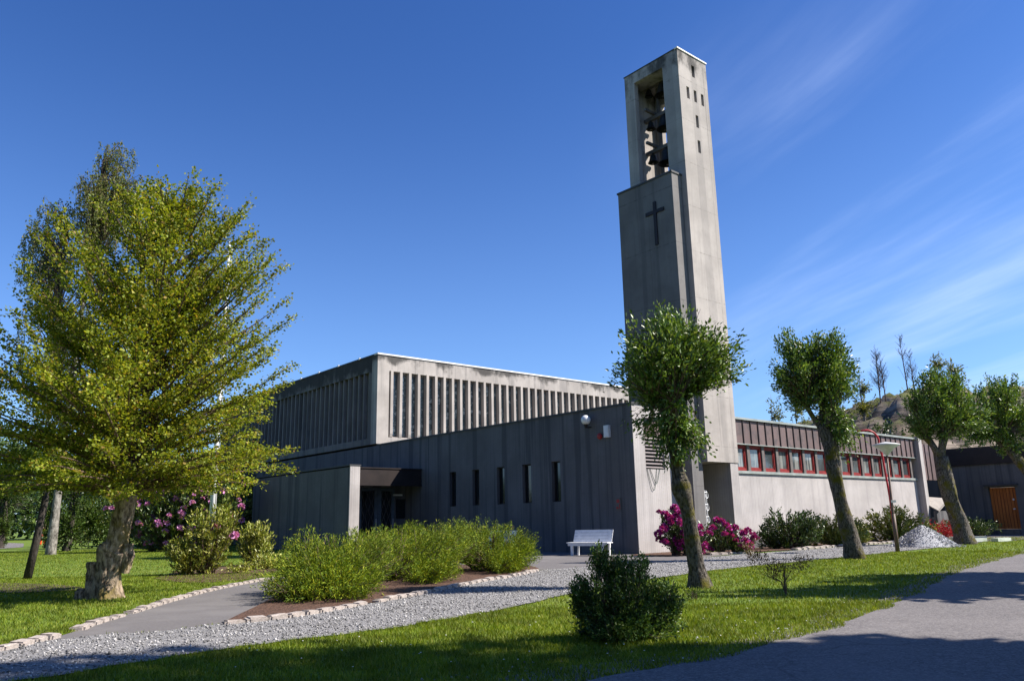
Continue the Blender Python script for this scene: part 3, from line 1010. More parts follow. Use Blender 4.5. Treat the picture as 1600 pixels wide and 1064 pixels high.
tpart('bell_post', MB().box(3.62, 3.74, 0.62, 0.74, 14.95, 20.2), M['post_grey'])
# front slab with the cross
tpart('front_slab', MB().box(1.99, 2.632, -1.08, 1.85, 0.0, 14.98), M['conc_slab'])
tpart('slab_coping', MB().box(1.95, 2.632, -1.12, 1.89, 14.98, 15.06), M['flash'])
tpart('cross', MB().box(1.94, 1.988, -0.20, -0.05, 12.12, 14.0).box(1.94, 1.988, -0.60, -0.202, 13.48, 13.63).box(1.94, 1.988, -0.048, 0.36, 13.48, 13.63), M['dark_metal'], label='dark metal cross fixed high on the front slab')
# open porch under the tower
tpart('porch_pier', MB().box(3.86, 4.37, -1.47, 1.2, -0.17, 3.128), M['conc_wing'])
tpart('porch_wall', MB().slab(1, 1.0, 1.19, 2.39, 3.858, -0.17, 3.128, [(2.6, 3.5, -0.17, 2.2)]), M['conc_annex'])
d = tpart('porch_door', MB().box(2.61, 3.49, 1.05, 1.10, 0.02, 2.19), M['dark_metal'])
MB().tube([(3.0 - OU, 1.19, 1.2), (3.0 - OU, 1.19, 1.35)], 0.015, 6).build('handle', M['white_metal'], d)
g = MB()
for x in (2.50, 2.60, 2.70, 2.80):
    g.tube([(x, -1.02, 0.85), (x, -1.02, 2.25)], 0.018, 5)
for zc in (1.15, 1.6, 2.05):
    g.tube([(2.44, -1.02, zc + .12), (2.86, -1.02, zc + .12)], 0.018, 5)
    pts = [(2.82 + 0.12 * math.sin(a) * (1 - a / 9), -1.02, zc + 0.15 * math.cos(a) * (1 - a / 9)) for a in np.linspace(0, 5.5, 18)]
    g.tube(pts, 0.016, 5)
tpart('iron_grille', g, M['white_metal'], label='white wrought iron grille with curls')

# ------------------------------------------------------------------ low wing
wing = empty('office_wing', (UV(12.6, -1.1)[0] * BIG, UV(12.6, -1.1)[1] * BIG, -0.032), TH)
wing.scale = (BIG, BIG, BIG)
tag(wing, 'long low wing with brown metal fascia and a band of red framed windows', 'building')


def wpart(name, mb, m, parent=None, label=None):
    mb.v = [(x - 12.6, y + 1.1, z) for x, y, z in mb.v]
    o = mb.build(name, m, parent or wing)
    if label:
        o['label'] = label
    return o


wpart('lower_wall', MB().box(4.64, 20.88, -1.1, -0.75, 0.0, 2.92), M['conc_wing'])
wpart('plinth', MB().box(4.64, 20.88, -1.18, -1.102, 0.0, 0.35), M['conc_annex'])
wpart('sill_ledge', MB().box(4.64, 20.88, -1.17, -0.8, 2.925, 3.03), M['green_coping'])
wpart('fascia', MB().box(4.64, 20.88, -1.22, -0.95, 4.10, 5.05), M['brown_metal'])
mb = MB()
x = 4.72
while x < 20.8:
    mb.box(x - .018, x + .018, -1.262, -1.222, 4.10, 5.049)
    x += 0.5385
wpart('fascia_seams', mb, M['seam'])
wpart('fascia_trim', MB().box(4.64, 20.88, -1.25, -0.90, 4.06, 4.098), M['green_coping'])
wpart('roof_edge', MB().box(4.64, 20.88, -1.31, -0.85, 5.052, 5.14), M['green_coping'])
wpart('roof', MB().box(4.64, 21.2, -0.84, 8, 4.9, 5.05), M['flash'])
wpart('back_wall', MB().box(4.5, 21.2, 7.6, 7.9, 0, 4.88).box(4.5, 20.8, 0.6, 0.7, 0.1, 4.88), M['black'])
for k in range(16):
    x = 4.62 + 1.0515 * k
    wpart('window_post', MB().box(x - 0.09, x + 0.09, -1.13, -0.86, 3.032, 4.058), M['post_grey'])
for k in range(15):
    a, b = 4.71 + 1.0515 * k + .002, 4.71 + 1.0515 * k + 0.8695
    f = MB().slab(1, -1.07, -0.97, a, b, 3.034, 4.056, [(a + .10, b - .10, 3.14, 3.96)])
    w = wpart('window', f, M['red_frame'])
    f2 = MB().slab(1, -1.04, -0.99, a + .102, b - .102, 3.142, 3.958, [(a + .15, b - .15, 3.19, 3.91)])
    wpart('sash', f2, M['red_frame'], w)
    pn = MB().box(a + .15, b - .15, -1.02, -1.01, 3.19, 3.91)
    wpart('pane', pn, M['pane'], w)
wpart('end_pier', MB().box(20.884, 21.26, -1.45, 0.2, 0.0, 5.18), M['coping'] if False else M['conc_wing'])
# projecting panelled end with its cut corner
poly = [(21.264, 2.98), (23.75, 2.98), (24.45, 4.2), (23.25, 4.88), (21.264, 4.92)]
wpart('end_panel', MB().prism(poly, 1, -1.12, -0.8), M['brown_metal'])
mb = MB()
for x, zt in ((21.75, 4.90), (22.3, 4.89), (22.85, 4.88), (23.4, 4.77), (23.72, 4.58)):
    mb.box(x - .018, x + .018, -1.16, -1.122, 2.98, zt)
wpart('panel_seams', mb, M['seam'])
wpart('passage_roof', MB().prism([(21.264, 3.0), (23.7, 3.0), (24.4, 4.2), (23.2, 4.85), (21.264, 4.88)], 1, -0.795, 7.5), M['dark_metal'])

# ------------------------------------------------------------------ far gabled block with orange door
block = empty('parish_block', UV(27.62, -2.5), TH)
tag(block, 'shaded concrete block with orange boarded door at the right edge', 'building')


def bpart(name, mb, m, parent=None, label=None):
    mb.v = [(x - 27.62, y + 2.5, z) for x, y, z in mb.v]
    return mb.build(name, m, parent or block)


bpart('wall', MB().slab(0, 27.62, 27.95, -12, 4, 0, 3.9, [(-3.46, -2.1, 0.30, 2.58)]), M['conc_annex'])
bpart('fascia', MB().box(27.5, 27.9, -12, 4, 3.905, 4.9), M['dark_metal'])
bpart('roof', MB().box(27.9, 36, -12, 4, 4.4, 4.85), M['flash'])
bpart('side_wall', MB().box(27.951, 36, -12, -11.7, 0, 4.39).box(27.951, 36, 3.7, 4, 0, 4.39), M['conc_annex'])
dd = bpart('door', MB().box(27.78, 27.85, -3.44, -2.12, 0.31, 2.57), M['wood_door'])
mb = MB()
for k in range(1, 8):
    v = -3.44 + 1.32 * k / 8
    mb.box(27.772, 27.779, v - 0.008, v + 0.008, 0.33, 2.55)
bpart('board_gap', mb, M['black'], dd)
bpart('handle', MB().box(27.70, 27.775, -3.30, -3.2, 1.35, 1.42).box(27.74, 27.778, -3.3, -3.22, 1.85, 1.95), M['white_metal'], dd)
bpart('door_canopy', MB().box(27.35, 27.618, -3.65, -1.95, 2.66, 2.74), M['flash'])
bpart('door_step', MB().box(27.1, 27.618, -3.6, -1.95, 0.0, 0.26), M['conc_annex'])

# pale angular stair head standing in the dark passage
st = empty('stair_head', (18.9, 35.6, 0), TH)
tag(st, 'pale angular concrete stair head standing below the passage roof', 'stair head')
st.location = UV(22.2, -1.2)
MB().prism([(0, 0), (1.6, 0), (1.6, 0.9), (1.15, 1.35), (0, 1.35)], 1, -0.15, 0.0).prism([(0.0, 0), (1.5, 0), (1.5, 1.0), (0, 1.0)], 1, 0.01, 1.4).build('parapet', M['conc_annex'], st)
MB().add([(0.05, -0.25, 1.36), (1.5, -0.35, 2.05), (1.75, 0.9, 2.0), (0.1, 1.1, 2.25), (0.05, -0.25, 1.30), (1.5, -0.35, 1.99), (1.75, 0.9, 1.94), (0.1, 1.1, 2.19)],
         [(0, 1, 2, 3), (7, 6, 5, 4), (0, 1, 5, 4), (1, 2, 6, 5), (2, 3, 7, 6), (3, 0, 4, 7)]).build('sloping_roof', M['conc_fin'], st)

# ------------------------------------------------------------------ benches
def make_bench():
    r = empty('garden_bench', (0, 0, 0))
    # local x = along the bench, local y = towards the sitter's back
    L = 1.62
    for j in range(4):
        t = 0.09 * j
        MB().box(-L / 2, L / 2, -0.25 + 0.115 * j, -0.15 + 0.115 * j, 0.43, 0.46).build('seat_slat', M['bench'], r)
    for j in range(4):
        z0 = 0.47 + 0.105 * j
        y0 = 0.20 + 0.045 * j
        MB().add([(x, y0 + dy + (0.043 if hz else 0), z0 + (0.098 if hz else 0)) for hz in (0, 1) for x, dy in ((-L / 2 + .05, 0), (L / 2 - .05, 0), (L / 2 - .05, .025), (-L / 2 + .05, .025))],
                 [(0, 3, 2, 1), (4, 5, 6, 7), (0, 1, 5, 4), (1, 2, 6, 5), (2, 3, 7, 6), (3, 0, 4, 7)]).build('back_slat', M['bench'], r)
    for s in (-1, 1):
        x = s * (L / 2 - 0.2)
        MB().box(x - .04, x + .04, -0.24, -0.16, 0, 0.43).build('leg', M['bench'], r)
        MB().add([(x + a, y + (0.0 if not hz else dyt), z) for hz, z in ((0, 0), (1, 0.86)) for a, y in ((-.035, .24), (.035, .24), (.035, .31), (-.035, .31)) for dyt in (0.12,)],
                 [(0, 3, 2, 1), (4, 5, 6, 7), (0, 1, 5, 4), (1, 2, 6, 5), (2, 3, 7, 6), (3, 0, 4, 7)]).build('leg', M['bench'], r)
    MB().box(-L / 2 + .05, L / 2 - .05, -0.235, -0.205, 0.34, 0.43).build('seat_rail', M['bench'], r)
    return r


bench = make_bench()
bench.location = (2.62, 28.62, 0.01)
bench.rotation_euler.z = math.radians(-32)
tag(bench, 'white slatted garden bench standing free on the asphalt before the shaded wall', 'bench', 'white garden benches')
b2 = copy_tree(bench)
b2.location = (-0.75, 31.9, 0.01)
b2.rotation_euler.z = math.radians(-45)
b2['label'] = 'white garden bench almost hidden behind the low yellow green conifers'

# ------------------------------------------------------------------ lamp post, red pipe, flagpole
lp = empty('lamp_post', (12.79, 27.15, 0))
tag(lp, 'brown garden lamp post with a white saucer shade beside the gravel', 'lamp post')
MB().tube([(0, 0, 0), (0.02, 0, 1.2), (0.06, 0, 3.2)], [0.055, 0.045, 0.032], 10).build('pole', M['pole'], lp, True)
MB().tube([(0.02, 0, 0.0), (0.03, 0, 1.25)], [0.075, 0.062], 10).build('pole_sleeve', M['pole'], lp, True)
MB().lathe((0.07, 0, 3.25), [(0.035, -0.05), (0.09, 0.02), (0.26, 0.20), (0.45, 0.30), (0.455, 0.33), (0.30, 0.37), (0.05, 0.42), (0.001, 0.43)], 28).build('lamp_shade', M['lamp_white'], lp, True)
MB().box(-0.01, 0.15, -0.06, -0.03, 1.62, 1.70).build('bracket', M['lamp_white'], lp)
rp = empty('curved_pipe', (14.13, 30.0, 0))
tag(rp, 'tall red pipe bent over at the top behind the lamp post', 'pipe')
pts = [(0, 0, 0), (-0.02, 0, 1.9), (-0.10, 0, 3.35), (-0.18, 0, 3.85)]
for a in np.linspace(0.15, 1.5, 8):
    pts.append((-0.58 + 0.42 * math.cos(a), 0, 3.93 + 0.46 * math.sin(a)))
pts.append((-0.95, 0, 4.36))
MB().tube(pts, 0.038, 10).build('pipe', M['red_pipe'], rp, True)
fp = empty('flagpole', (-13.75, 36.12, 0))
tag(fp, 'tall white flagpole rising behind the big yellow green tree', 'flagpole')
MB().tube([(0, 0, 0), (0, 0, 5), (0, 0, 10), (0, 0, 14.7)], [0.12, 0.11, 0.09, 0.055], 12).build('pole', M['white_metal'], fp, True)
MB().lathe((0, 0, 14.7), [(0.03, 0), (0.09, 0.06), (0.09, 0.10), (0.001, 0.17)], 12).build('finial', M['coping'], fp, True)
MB().tube([(0.16, 0, 1.0), (0.14, 0, 14.5)], 0.012, 4).build('halyard', M['coping'], fp)

M['paleslab'] = noisy('pale_slab', (0.42, 0.46, 0.38), (0.55, 0.58, 0.50), 4, 0.8, 0.2)
for (x, y, l, w, rz, lab) in ((20.7, 34.4, 0.95, .30, 0.50, 'pale green kerb slab lying on the grass edge right of the mossy trunk'),
                             (19.6, 34.5, 1.3, .18, 0.35, 'thin pale slab lying in the shade just right of the mossy trunk'),
                             (20.9, 37.2, 1.5, .22, -0.1, 'long narrow slab lying farthest back on the shaded yard')):
    o = MB().box(-l / 2, l / 2, -w / 2, w / 2, 0, 0.14).build('kerb_slab', M['paleslab'])
    o.location = (x, y, 0.02)
    o.rotation_euler.z = rz
    tag(o, lab, 'slab', 'slabs left lying in the yard')

# dark bicycle-like cart leaning by the wall
wb = empty('wheelbarrow', UV(26.7, -1.6), TH + 1.2)
tag(wb, 'dark wheelbarrow parked in the shade left of the orange door', 'wheelbarrow')
M['wb'] = mat('dark_blue_tray', (0.02, 0.03, 0.04), 0.5)
MB().add([(-.45, -.3, .45), (.35, -.3, .45), (.35, .3, .45), (-.45, .3, .45), (-.75, -.42, .85), (.55, -.42, .80), (.55, .42, .80), (-.75, .42, .85)],
         [(0, 3, 2, 1), (0, 1, 5, 4), (1, 2, 6, 5), (2, 3, 7, 6), (3, 0, 4, 7)]).build('tray', M['wb'], wb)
MB().tube([(.75, -.25, .25), (.2, -.25, .42), (-.5, -.27, .45), (-1.1, -.3, .72)], 0.022, 6).build('handle', M['wb'], wb)
MB().tube([(.75, .25, .25), (.2, .25, .42), (-.5, .27, .45), (-1.1, .3, .72)], 0.022, 6).build('handle', M['wb'], wb)
wl = MB()
wl.tube([(.72 + .2 * math.cos(a), 0, .22 + .2 * math.sin(a)) for a in np.linspace(0, 2 * PI, 18)], 0.035, 6, False)
wl.build('wheel', M['black'], wb)
MB().tube([(-.3, -.25, .44), (-.35, -.25, 0)], 0.02, 6).build('leg', M['wb'], wb)
MB().tube([(-.3, .25, .44), (-.35, .25, 0)], 0.02, 6).build('leg', M['wb'], wb)


# ------------------------------------------------------------------ vegetation machinery
def leaves(C, D, size, aspect=0.5, up=0.5, fold=0.25):
    """C centres (n,3), D preferred direction of the leaf axis (n,3). returns V,F (2 tris per leaf)"""
    n = len(C)
    A = D + rng.normal(0, 0.55, (n, 3))
    A /= np.linalg.norm(A, axis=1, keepdims=True) + 1e-9
    Nn = rng.normal(0, 1, (n, 3)) * (1 - up) + np.array([0, 0, 1.0]) * up
    B = np.cross(Nn, A)
    B /= np.linalg.norm(B, axis=1, keepdims=True) + 1e-9
    Nn = np.cross(A, B)
    s = (size * rng.uniform(0.6, 1.3, n))[:, None]
    w = s * aspect * 0.5
    V = np.zeros((n, 4, 3))
    V[:, 0] = C
    V[:, 1] = C + A * s * 0.48 + B * w + Nn * w * fold
    V[:, 2] = C + A * s - Nn * s * 0.08
    V[:, 3] = C + A * s * 0.48 - B * w + Nn * w * fold
    base = (np.arange(n) * 4)[:, None]
    F = np.concatenate([base + np.array([0, 2, 1]), base + np.array([0, 3, 2])], 1).reshape(-1, 3)
    return V.reshape(-1, 3), F


# gravel pile
def pile():
    n = 40
    mb = MB()
    V = [(0, 0, 0.92)]
    rings = 14
    for i in range(1, rings + 1):
        for k in range(n):
            a = 2 * PI * k / n
            t = i / rings
            r = 1.22 * t * (1 + 0.05 * math.sin(3 * a + 1))
            z = max(-0.02, 0.92 * (1 - t ** 1.12) + 0.018 * rnd.uniform(-1, 1) * (t < 1))
            V.append((r * math.cos(a) * 1.0, r * math.sin(a), z if t < 1 else -0.01))
    F = [(0, 1 + k, 1 + (k + 1) % n) for k in range(n)]
    for i in range(rings - 1):
        for k in range(n):
            a0 = 1 + i * n + k
            a1 = 1 + i * n + (k + 1) % n
            F.append((a0, a0 + n, a1 + n, a1))
    mb.v, mb.f = V, F
    th_ = rng.uniform(0, 2 * PI, 5200)
    rr_ = np.sqrt(rng.uniform(0, 1, 5200)) * 1.45
    M['pile'] = noisy('pale_gravel_pile', (0.20, 0.205, 0.22), (0.50, 0.50, 0.51), 26, 0.95, 1.0, 6, bdist=0.03)
    o = mb.build('gravel_pile', M['pile'], None, True)
    o.location = (15.62, 30.9, 0.018)
    o.scale = (.97, .97, .86)
    n5 = len(th_)
    C5 = np.stack([rr_ * np.cos(th_), rr_ * np.sin(th_), np.maximum(0, 0.92 * (1 - (rr_ / 1.22).clip(0, 1) ** 1.12))], -1)
    C5 = C5[(rr_ < 1.2) | (rng.random(n5) < .35)]
    D5 = rng.normal(0, 1, C5.shape)
    D5 /= np.linalg.norm(D5, axis=1, keepdims=True)
    V5, F5 = leaves(C5, D5, 0.055, 0.95, 0.2, 0.8)
    npmesh('stones', V5, F5, leafmat('pale_stones', [(0.0, (0.2, 0.2, 0.21)), (0.4, (0.42, 0.42, 0.43)), (1.0, (0.66, 0.66, 0.66))], 0.0, .9, .2), o)
    tag(o, 'cone shaped heap of pale grey gravel on the lawn edge', 'gravel heap')


pile()


def thin(twigs, f, thr, seed=0.0):
    """drop shoots in patches so that the crown has clumps and gaps"""
    o = Vector((seed * 3.7, seed * 1.3, seed * 2.1))
    return [t for t in twigs if mnoise.noise(Vector(t[2]) * f + o) > thr + rnd.uniform(-.08, .08)]


def twig_leaves(twigs, per, size, aspect=0.5, start=0.3, up=0.5, spread=0.05):
    """twigs: list of (p0,p1,p2) quadratic curves"""
    T_ = np.array(twigs, float)
    n = len(T_)
    k = per
    t = rng.uniform(start, 1.0, (n, k, 1))
    p0, p1, p2 = T_[:, None, 0], T_[:, None, 1], T_[:, None, 2]
    C = (1 - t) ** 2 * p0 + 2 * t * (1 - t) * p1 + t ** 2 * p2
    D = 2 * (1 - t) * (p1 - p0) + 2 * t * (p2 - p1)
    C = C.reshape(-1, 3) + rng.normal(0, spread, (n * k, 3))
    D = D.reshape(-1, 3)
    D /= np.linalg.norm(D, axis=1, keepdims=True) + 1e-9
    return leaves(C, D, size, aspect, up)


def quad(p0, p1, p2, t):
    return p0 * (1 - t) ** 2 + p1 * 2 * t * (1 - t) + p2 * t * t


BARK = {}


def bark(name, c1, c2, c3=None, s3=2.0, sc=9):
    m = noisy(name, c1, c2, sc, 0.95, 1.0, 8, (1, 1, 0.45), 0.12, c3, s3, 0.05)
    return m


M['bark_moss'] = bark('mossy_bark', (0.03, 0.026, 0.022), (0.17, 0.15, 0.13), (0.10, 0.09, 0.012), 2.6, 26)
M['bark_old'] = bark('rugged_bark', (0.08, 0.058, 0.04), (0.46, 0.36, 0.26), (0.20, 0.155, 0.05), 2.2, 16)
M['bark_dark'] = bark('dark_bark', (0.035, 0.03, 0.026), (0.075, 0.065, 0.055))
M['bark_birch'] = bark('birch_bark', (0.13, 0.12, 0.105), (0.30, 0.28, 0.25), (0.05, 0.045, 0.04), 2.5)
M['bark_twig'] = bark('twig_bark', (0.10, 0.07, 0.055), (0.16, 0.11, 0.085))

M['leaf_pollard'] = leafmat('broad_green_leaf', [(0.0, (0.045, 0.10, 0.014)), (0.5, (0.10, 0.18, 0.025)), (0.85, (0.165, 0.25, 0.045)), (1.0, (0.28, 0.34, 0.12))], 0.28, 0.38, 0.5)
M['leaf_yellow'] = leafmat('yellow_green_leaf', [(0.0, (0.10, 0.155, 0.012)), (0.5, (0.225, 0.275, 0.022)), (0.85, (0.36, 0.38, 0.04)), (1.0, (0.34, 0.22, 0.06))], 0.38, 0.5, 0.3)
M['leaf_birch'] = leafmat('birch_leaf', [(0.0, (0.07, 0.095, 0.02)), (0.6, (0.15, 0.18, 0.04)), (1.0, (0.24, 0.21, 0.08))], 0.4, 0.5, 0.3)
M['leaf_mid'] = leafmat('mid_green_leaf', [(0.0, (0.03, 0.06, 0.010)), (0.6, (0.065, 0.115, 0.018)), (1.0, (0.11, 0.15, 0.03))], 0.28, 0.5, 0.3)
M['leaf_dark'] = leafmat('dark_green_leaf', [(0.0, (0.015, 0.035, 0.007)), (0.6, (0.04, 0.08, 0.014)), (0.9, (0.09, 0.14, 0.03)), (1.0, (0.16, 0.21, 0.05))], 0.15, 0.35, 0.5)
M['leaf_bush'] = leafmat('bush_leaf', [(0.0, (0.025, 0.055, 0.01)), (0.5, (0.065, 0.13, 0.02)), (0.85, (0.13, 0.21, 0.04)), (1.0, (0.24, 0.31, 0.08))], 0.25, 0.45, 0.4)
M['leaf_rhodo'] = leafmat('rhododendron_leaf', [(0.0, (0.03, 0.06, 0.012)), (0.6, (0.075, 0.12, 0.025)), (1.0, (0.20, 0.24, 0.06))], 0.12, 0.35, 0.5)
M['leaf_gold'] = leafmat('golden_leaf', [(0.0, (0.10, 0.14, 0.015)), (0.5, (0.24, 0.27, 0.03)), (1.0, (0.44, 0.42, 0.12))], 0.2, 0.4, 0.4)
M['leaf_juniper'] = leafmat('juniper_spray', [(0.0, (0.045, 0.09, 0.008)), (0.45, (0.13, 0.20, 0.012)), (0.85, (0.25, 0.31, 0.018)), (1.0, (0.38, 0.37, 0.03))], 0.2, 0.6, 0.2)
M['leaf_brown'] = leafmat('bronze_leaf', [(0.0, (0.08, 0.045, 0.03)), (0.6, (0.17, 0.09, 0.055)), (1.0, (0.16, 0.15, 0.06))], 0.2, 0.5, 0.3)
M['leaf_red'] = leafmat('red_flower', [(0.0, (0.25, 0.01, 0.015)), (1.0, (0.5, 0.02, 0.04))], 0.2, 0.5, 0.3)
M['pet_magenta'] = leafmat('magenta_petal', [(0.0, (0.22, 0.010, 0.12)), (0.6, (0.36, 0.022, 0.22)), (1.0, (0.50, 0.06, 0.36))], 0.25, 0.5, 0.3)
M['pet_pink'] = leafmat('pink_petal', [(0.0, (0.50, 0.16, 0.42)), (0.6, (0.66, 0.27, 0.58)), (1.0, (0.8, 0.45, 0.72))], 0.25, 0.5, 0.3)


def finish_tree(root, trunkmb, branchmb, V, F, leafm, barkm, twigm=None, crown='crown'):
    if trunkmb is not None and trunkmb.v:
        trunkmb.build('trunk', barkm, root, True, False)
    if branchmb is not None and branchmb.v:
        branchmb.build('branches', twigm or barkm, root, False, False)
    if V is not None:
        npmesh(crown, V, F, leafm, root)


def knobby(mb, pts, rad, seg=16, amp=0.10, sub=6, seed=1, flare=True):
    """trunk with lumps: resample the axis, perturb radius by angle and height"""
    pts = [Vector(p) for p in pts]
    P2, R2 = [], []
    for i in range(len(pts) - 1):
        for k in range(sub):
            t = k / sub
            P2.append(pts[i].lerp(pts[i + 1], t))
            s = t * t * (3 - 2 * t)
            R2.append(rad[i] * (1 - s) + rad[i + 1] * s)
    P2.append(pts[-1])
    R2.append(rad[-1])
    o = len(mb.v)
    n = len(P2)
    ph = [random.Random(seed + k).uniform(0, 6.28) for k in range(8)]
    rr = random.Random(seed)
    for i, p in enumerate(P2):
        d = (P2[min(i + 1, n - 1)] - P2[max(i - 1, 0)]).normalized()
        a = d.cross(Vector((0.1, 1, 0.05))).normalized()
        b = a.cross(d)
        z = i / n
        for k in range(seg):
            th = 2 * PI * k / seg
            w = 1 + amp * (0.5 * math.sin(3 * th + ph[0] + 3 * z) + 0.4 * math.sin(5 * th + ph[1] - 6 * z) + 0.35 * math.sin(2 * th + 17 * z + ph[2]) + 0.5 * math.sin(7 * th + ph[3] + 2 * z)) + rr.uniform(-1, 1) * amp * 0.22
            if flare:
                w += 0.20 * max(0, 1 - z * 9) * (1 + math.sin(4 * th + ph[4]))
            mb.v.append(tuple(p + (a * math.cos(th) + b * math.sin(th)) * R2[i] * w))
    for i in range(n - 1):
        for k in range(seg):
            k2 = (k + 1) % seg
            mb.f.append((o + i * seg + k, o + i * seg + k2, o + (i + 1) * seg + k2, o + (i + 1) * seg + k))
    mb.f.append(tuple(o + (n - 1) * seg + k for k in range(seg)))
    return mb


def pollard(base, label, trunk, rad, knobs, blobs, leaf=0.095, per=26, seed=1, group='pollarded trees along the gravel path'):
    """trunk/knobs/blobs are world coordinates"""
    root = empty('pollard_tree', (base[0], base[1], 0))
    tag(root, label, 'tree', group)
    B0 = Vector((base[0], base[1], 0))
    rr = random.Random(seed)
    tm = MB()
    rad = [r * 0.92 for r in rad]
    knobby(tm, [Vector(p) - B0 for p in trunk], rad, seed=seed, amp=0.13)
    top = Vector(trunk[-1]) - B0
    K = [Vector(k) - B0 for k in knobs]
    for k in K:
        md = (top + k) / 2 + Vector((rr.uniform(-.1, .1), rr.uniform(-.1, .1), -0.05))
        pts = [quad(top - Vector((0, 0, 0.12)), md, k, t) for t in (0, .25, .5, .75, 1)]
        tm.tube(pts, [rad[-1] * .75, rad[-1] * .6, rad[-1] * .5, rad[-1] * .45, rad[-1] * .5], 9, True, 0.15, rr)
        tm.tube([k, k + Vector((0, 0, .01)), k + Vector((0, 0, 0.09))], [rad[-1] * .3, rad[-1] * .7, rad[-1] * .2], 9, True, 0.3, rr)
    bm_ = MB()
    tw = []
    for (c, r, nt) in blobs:
        c = Vector(c) - B0
        for _ in range(nt):
            d = Vector((rr.gauss(0, 1), rr.gauss(0, 1), rr.gauss(0, 1))).normalized()
            q = rr.random() ** 0.42 * rr.choice((1, 1, 1, 1.12))
            e = c + Vector((d.x * r[0], d.y * r[1], d.z * r[2])) * q
            s = min(K + [top], key=lambda k: (k - e).length + rr.uniform(0, .5))
            L = (e - s).length
            m = s.lerp(e, 0.45) + Vector((rr.uniform(-.12, .12), rr.uniform(-.12, .12), 0.10 * L))
            tw.append((tuple(s), tuple(m), tuple(e)))
            if rr.random() < 0.5:
                bm_.tube([quad(s, m, e, t) for t in (0, .35, .7, 1)], [0.016, 0.012, 0.007, 0.003], 3, False)
    # leaf only along the outer 0.7 m of every shoot
    tw2 = []
    for s, m, e in tw:
        s, m, e = Vector(s), Vector(m), Vector(e)
        L = (e - s).length
        t0 = max(0.0, 1 - 0.62 / max(L, .01))
        a = quad(s, m, e, t0)
        mm = quad(s, m, e, (1 + t0) / 2)
        mm = mm * 2 - (a + e) / 2
        tw2.append((tuple(a), tuple(mm), tuple(e)))
    tw2 = thin(tw2, 2.0, -0.14, seed)
    V, F = twig_leaves(tw2, int(per * 1.6), leaf * 1.04, 0.46, 0.0, 0.42, 0.075)
    finish_tree(root, tm, bm_, V, F, M['leaf_pollard'], M['bark_moss'], M['bark_twig'])
    return root


# first tree, right in front of the tower: tall stem with a burr
pollard((3.33, 14.91), 'pollarded tree with a mossy burr on its stem in front of the bell tower',
        [(3.36, 14.91, 0), (3.30, 14.91, 0.5), (3.22, 14.91, 1.35), (3.12, 14.91, 1.80), (3.08, 14.91, 2.10), (3.04, 14.91, 2.5), (3.05, 14.91, 3.0)],
        [0.20, 0.155, 0.135, 0.20, 0.125, 0.11, 0.10],
        [(2.75, 14.8, 3.45), (3.35, 15.0, 3.55), (3.05, 14.6, 3.35), (3.1, 15.3, 3.4)],
        [((3.05, 14.9, 4.35), (1.0, 1.0, 0.80), 210), ((2.45, 14.9, 3.95), (0.60, .8, .60), 70), ((3.95, 14.9, 4.20), (0.78, .8, .55), 110),
         ((3.0, 14.9, 4.95), (.9, .7, .42), 80), ((3.85, 14.9, 4.85), (.45, .5, .42), 30), ((2.75, 14.9, 3.0), (.55, .6, .65), 75), ((3.3, 14.9, 2.75), (.55, .5, .45), 55), ((3.05, 14.9, 2.4), (.42, .4, .32), 26)], 0.092, 24, seed=3)
pollard((9.76, 23.4), 'leaning pollarded tree with a tall ragged crown in front of the window band',
        [(9.80, 23.4, 0), (9.70, 23.4, 0.7), (9.55, 23.4, 1.6), (9.45, 23.4, 2.5), (9.42, 23.4, 3.2), (9.25, 23.4, 3.9)],
        [0.30, 0.24, 0.21, 0.21, 0.22, 0.17],
        [(8.8, 23.3, 4.5), (9.4, 23.6, 4.7), (9.5, 23.1, 4.2)],
        [((9.0, 23.4, 5.5), (1.05, 1.1, .85), 210), ((8.3, 23.4, 5.6), (0.55, .8, .8), 80), ((9.8, 23.4, 5.6), (.65, .8, .9), 110),
         ((8.40, 23.4, 6.5), (.35, .4, .5), 34), ((9.7, 23.4, 6.25), (.7, .7, .6), 90), ((9.0, 23.4, 6.2), (.6, .6, .45), 55), ((10.2, 23.4, 5.4), (.5, .6, .7), 55), ((9.1, 23.4, 4.5), (.75, .7, .5), 70), ((9.75, 23.4, 4.2), (.5, .6, .65), 60), ((9.95, 23.4, 3.3), (.45, .5, .45), 45), ((8.55, 23.4, 4.9), (.6, .6, .45), 45)], 0.10, 24, seed=8)
pollard((18.08, 32.5), 'stout mossy pollarded tree just right of the gravel heap',
        [(18.1, 32.5, 0), (18.0, 32.5, 0.8), (17.75, 32.5, 1.8), (17.65, 32.5, 2.6), (17.6, 32.5, 3.5)],
        [0.42, 0.34, 0.31, 0.33, 0.26],
        [(17.0, 32.4, 4.3), (18.1, 32.6, 4.5), (17.6, 32.2, 4.2), (17.4, 33, 4.5)],
        [((17.9, 32.5, 5.5), (1.5, 1.4, 1.25), 330), ((17.0, 32.5, 4.9), (.8, .9, .7), 80), ((19.0, 32.5, 5.0), (1.0, 1, .8), 110), ((18.0, 32.5, 6.7), (1.0, .9, .6), 90), ((16.9, 32.5, 5.9), (.45, .5, .55), 35)], 0.125, 24, seed=15)
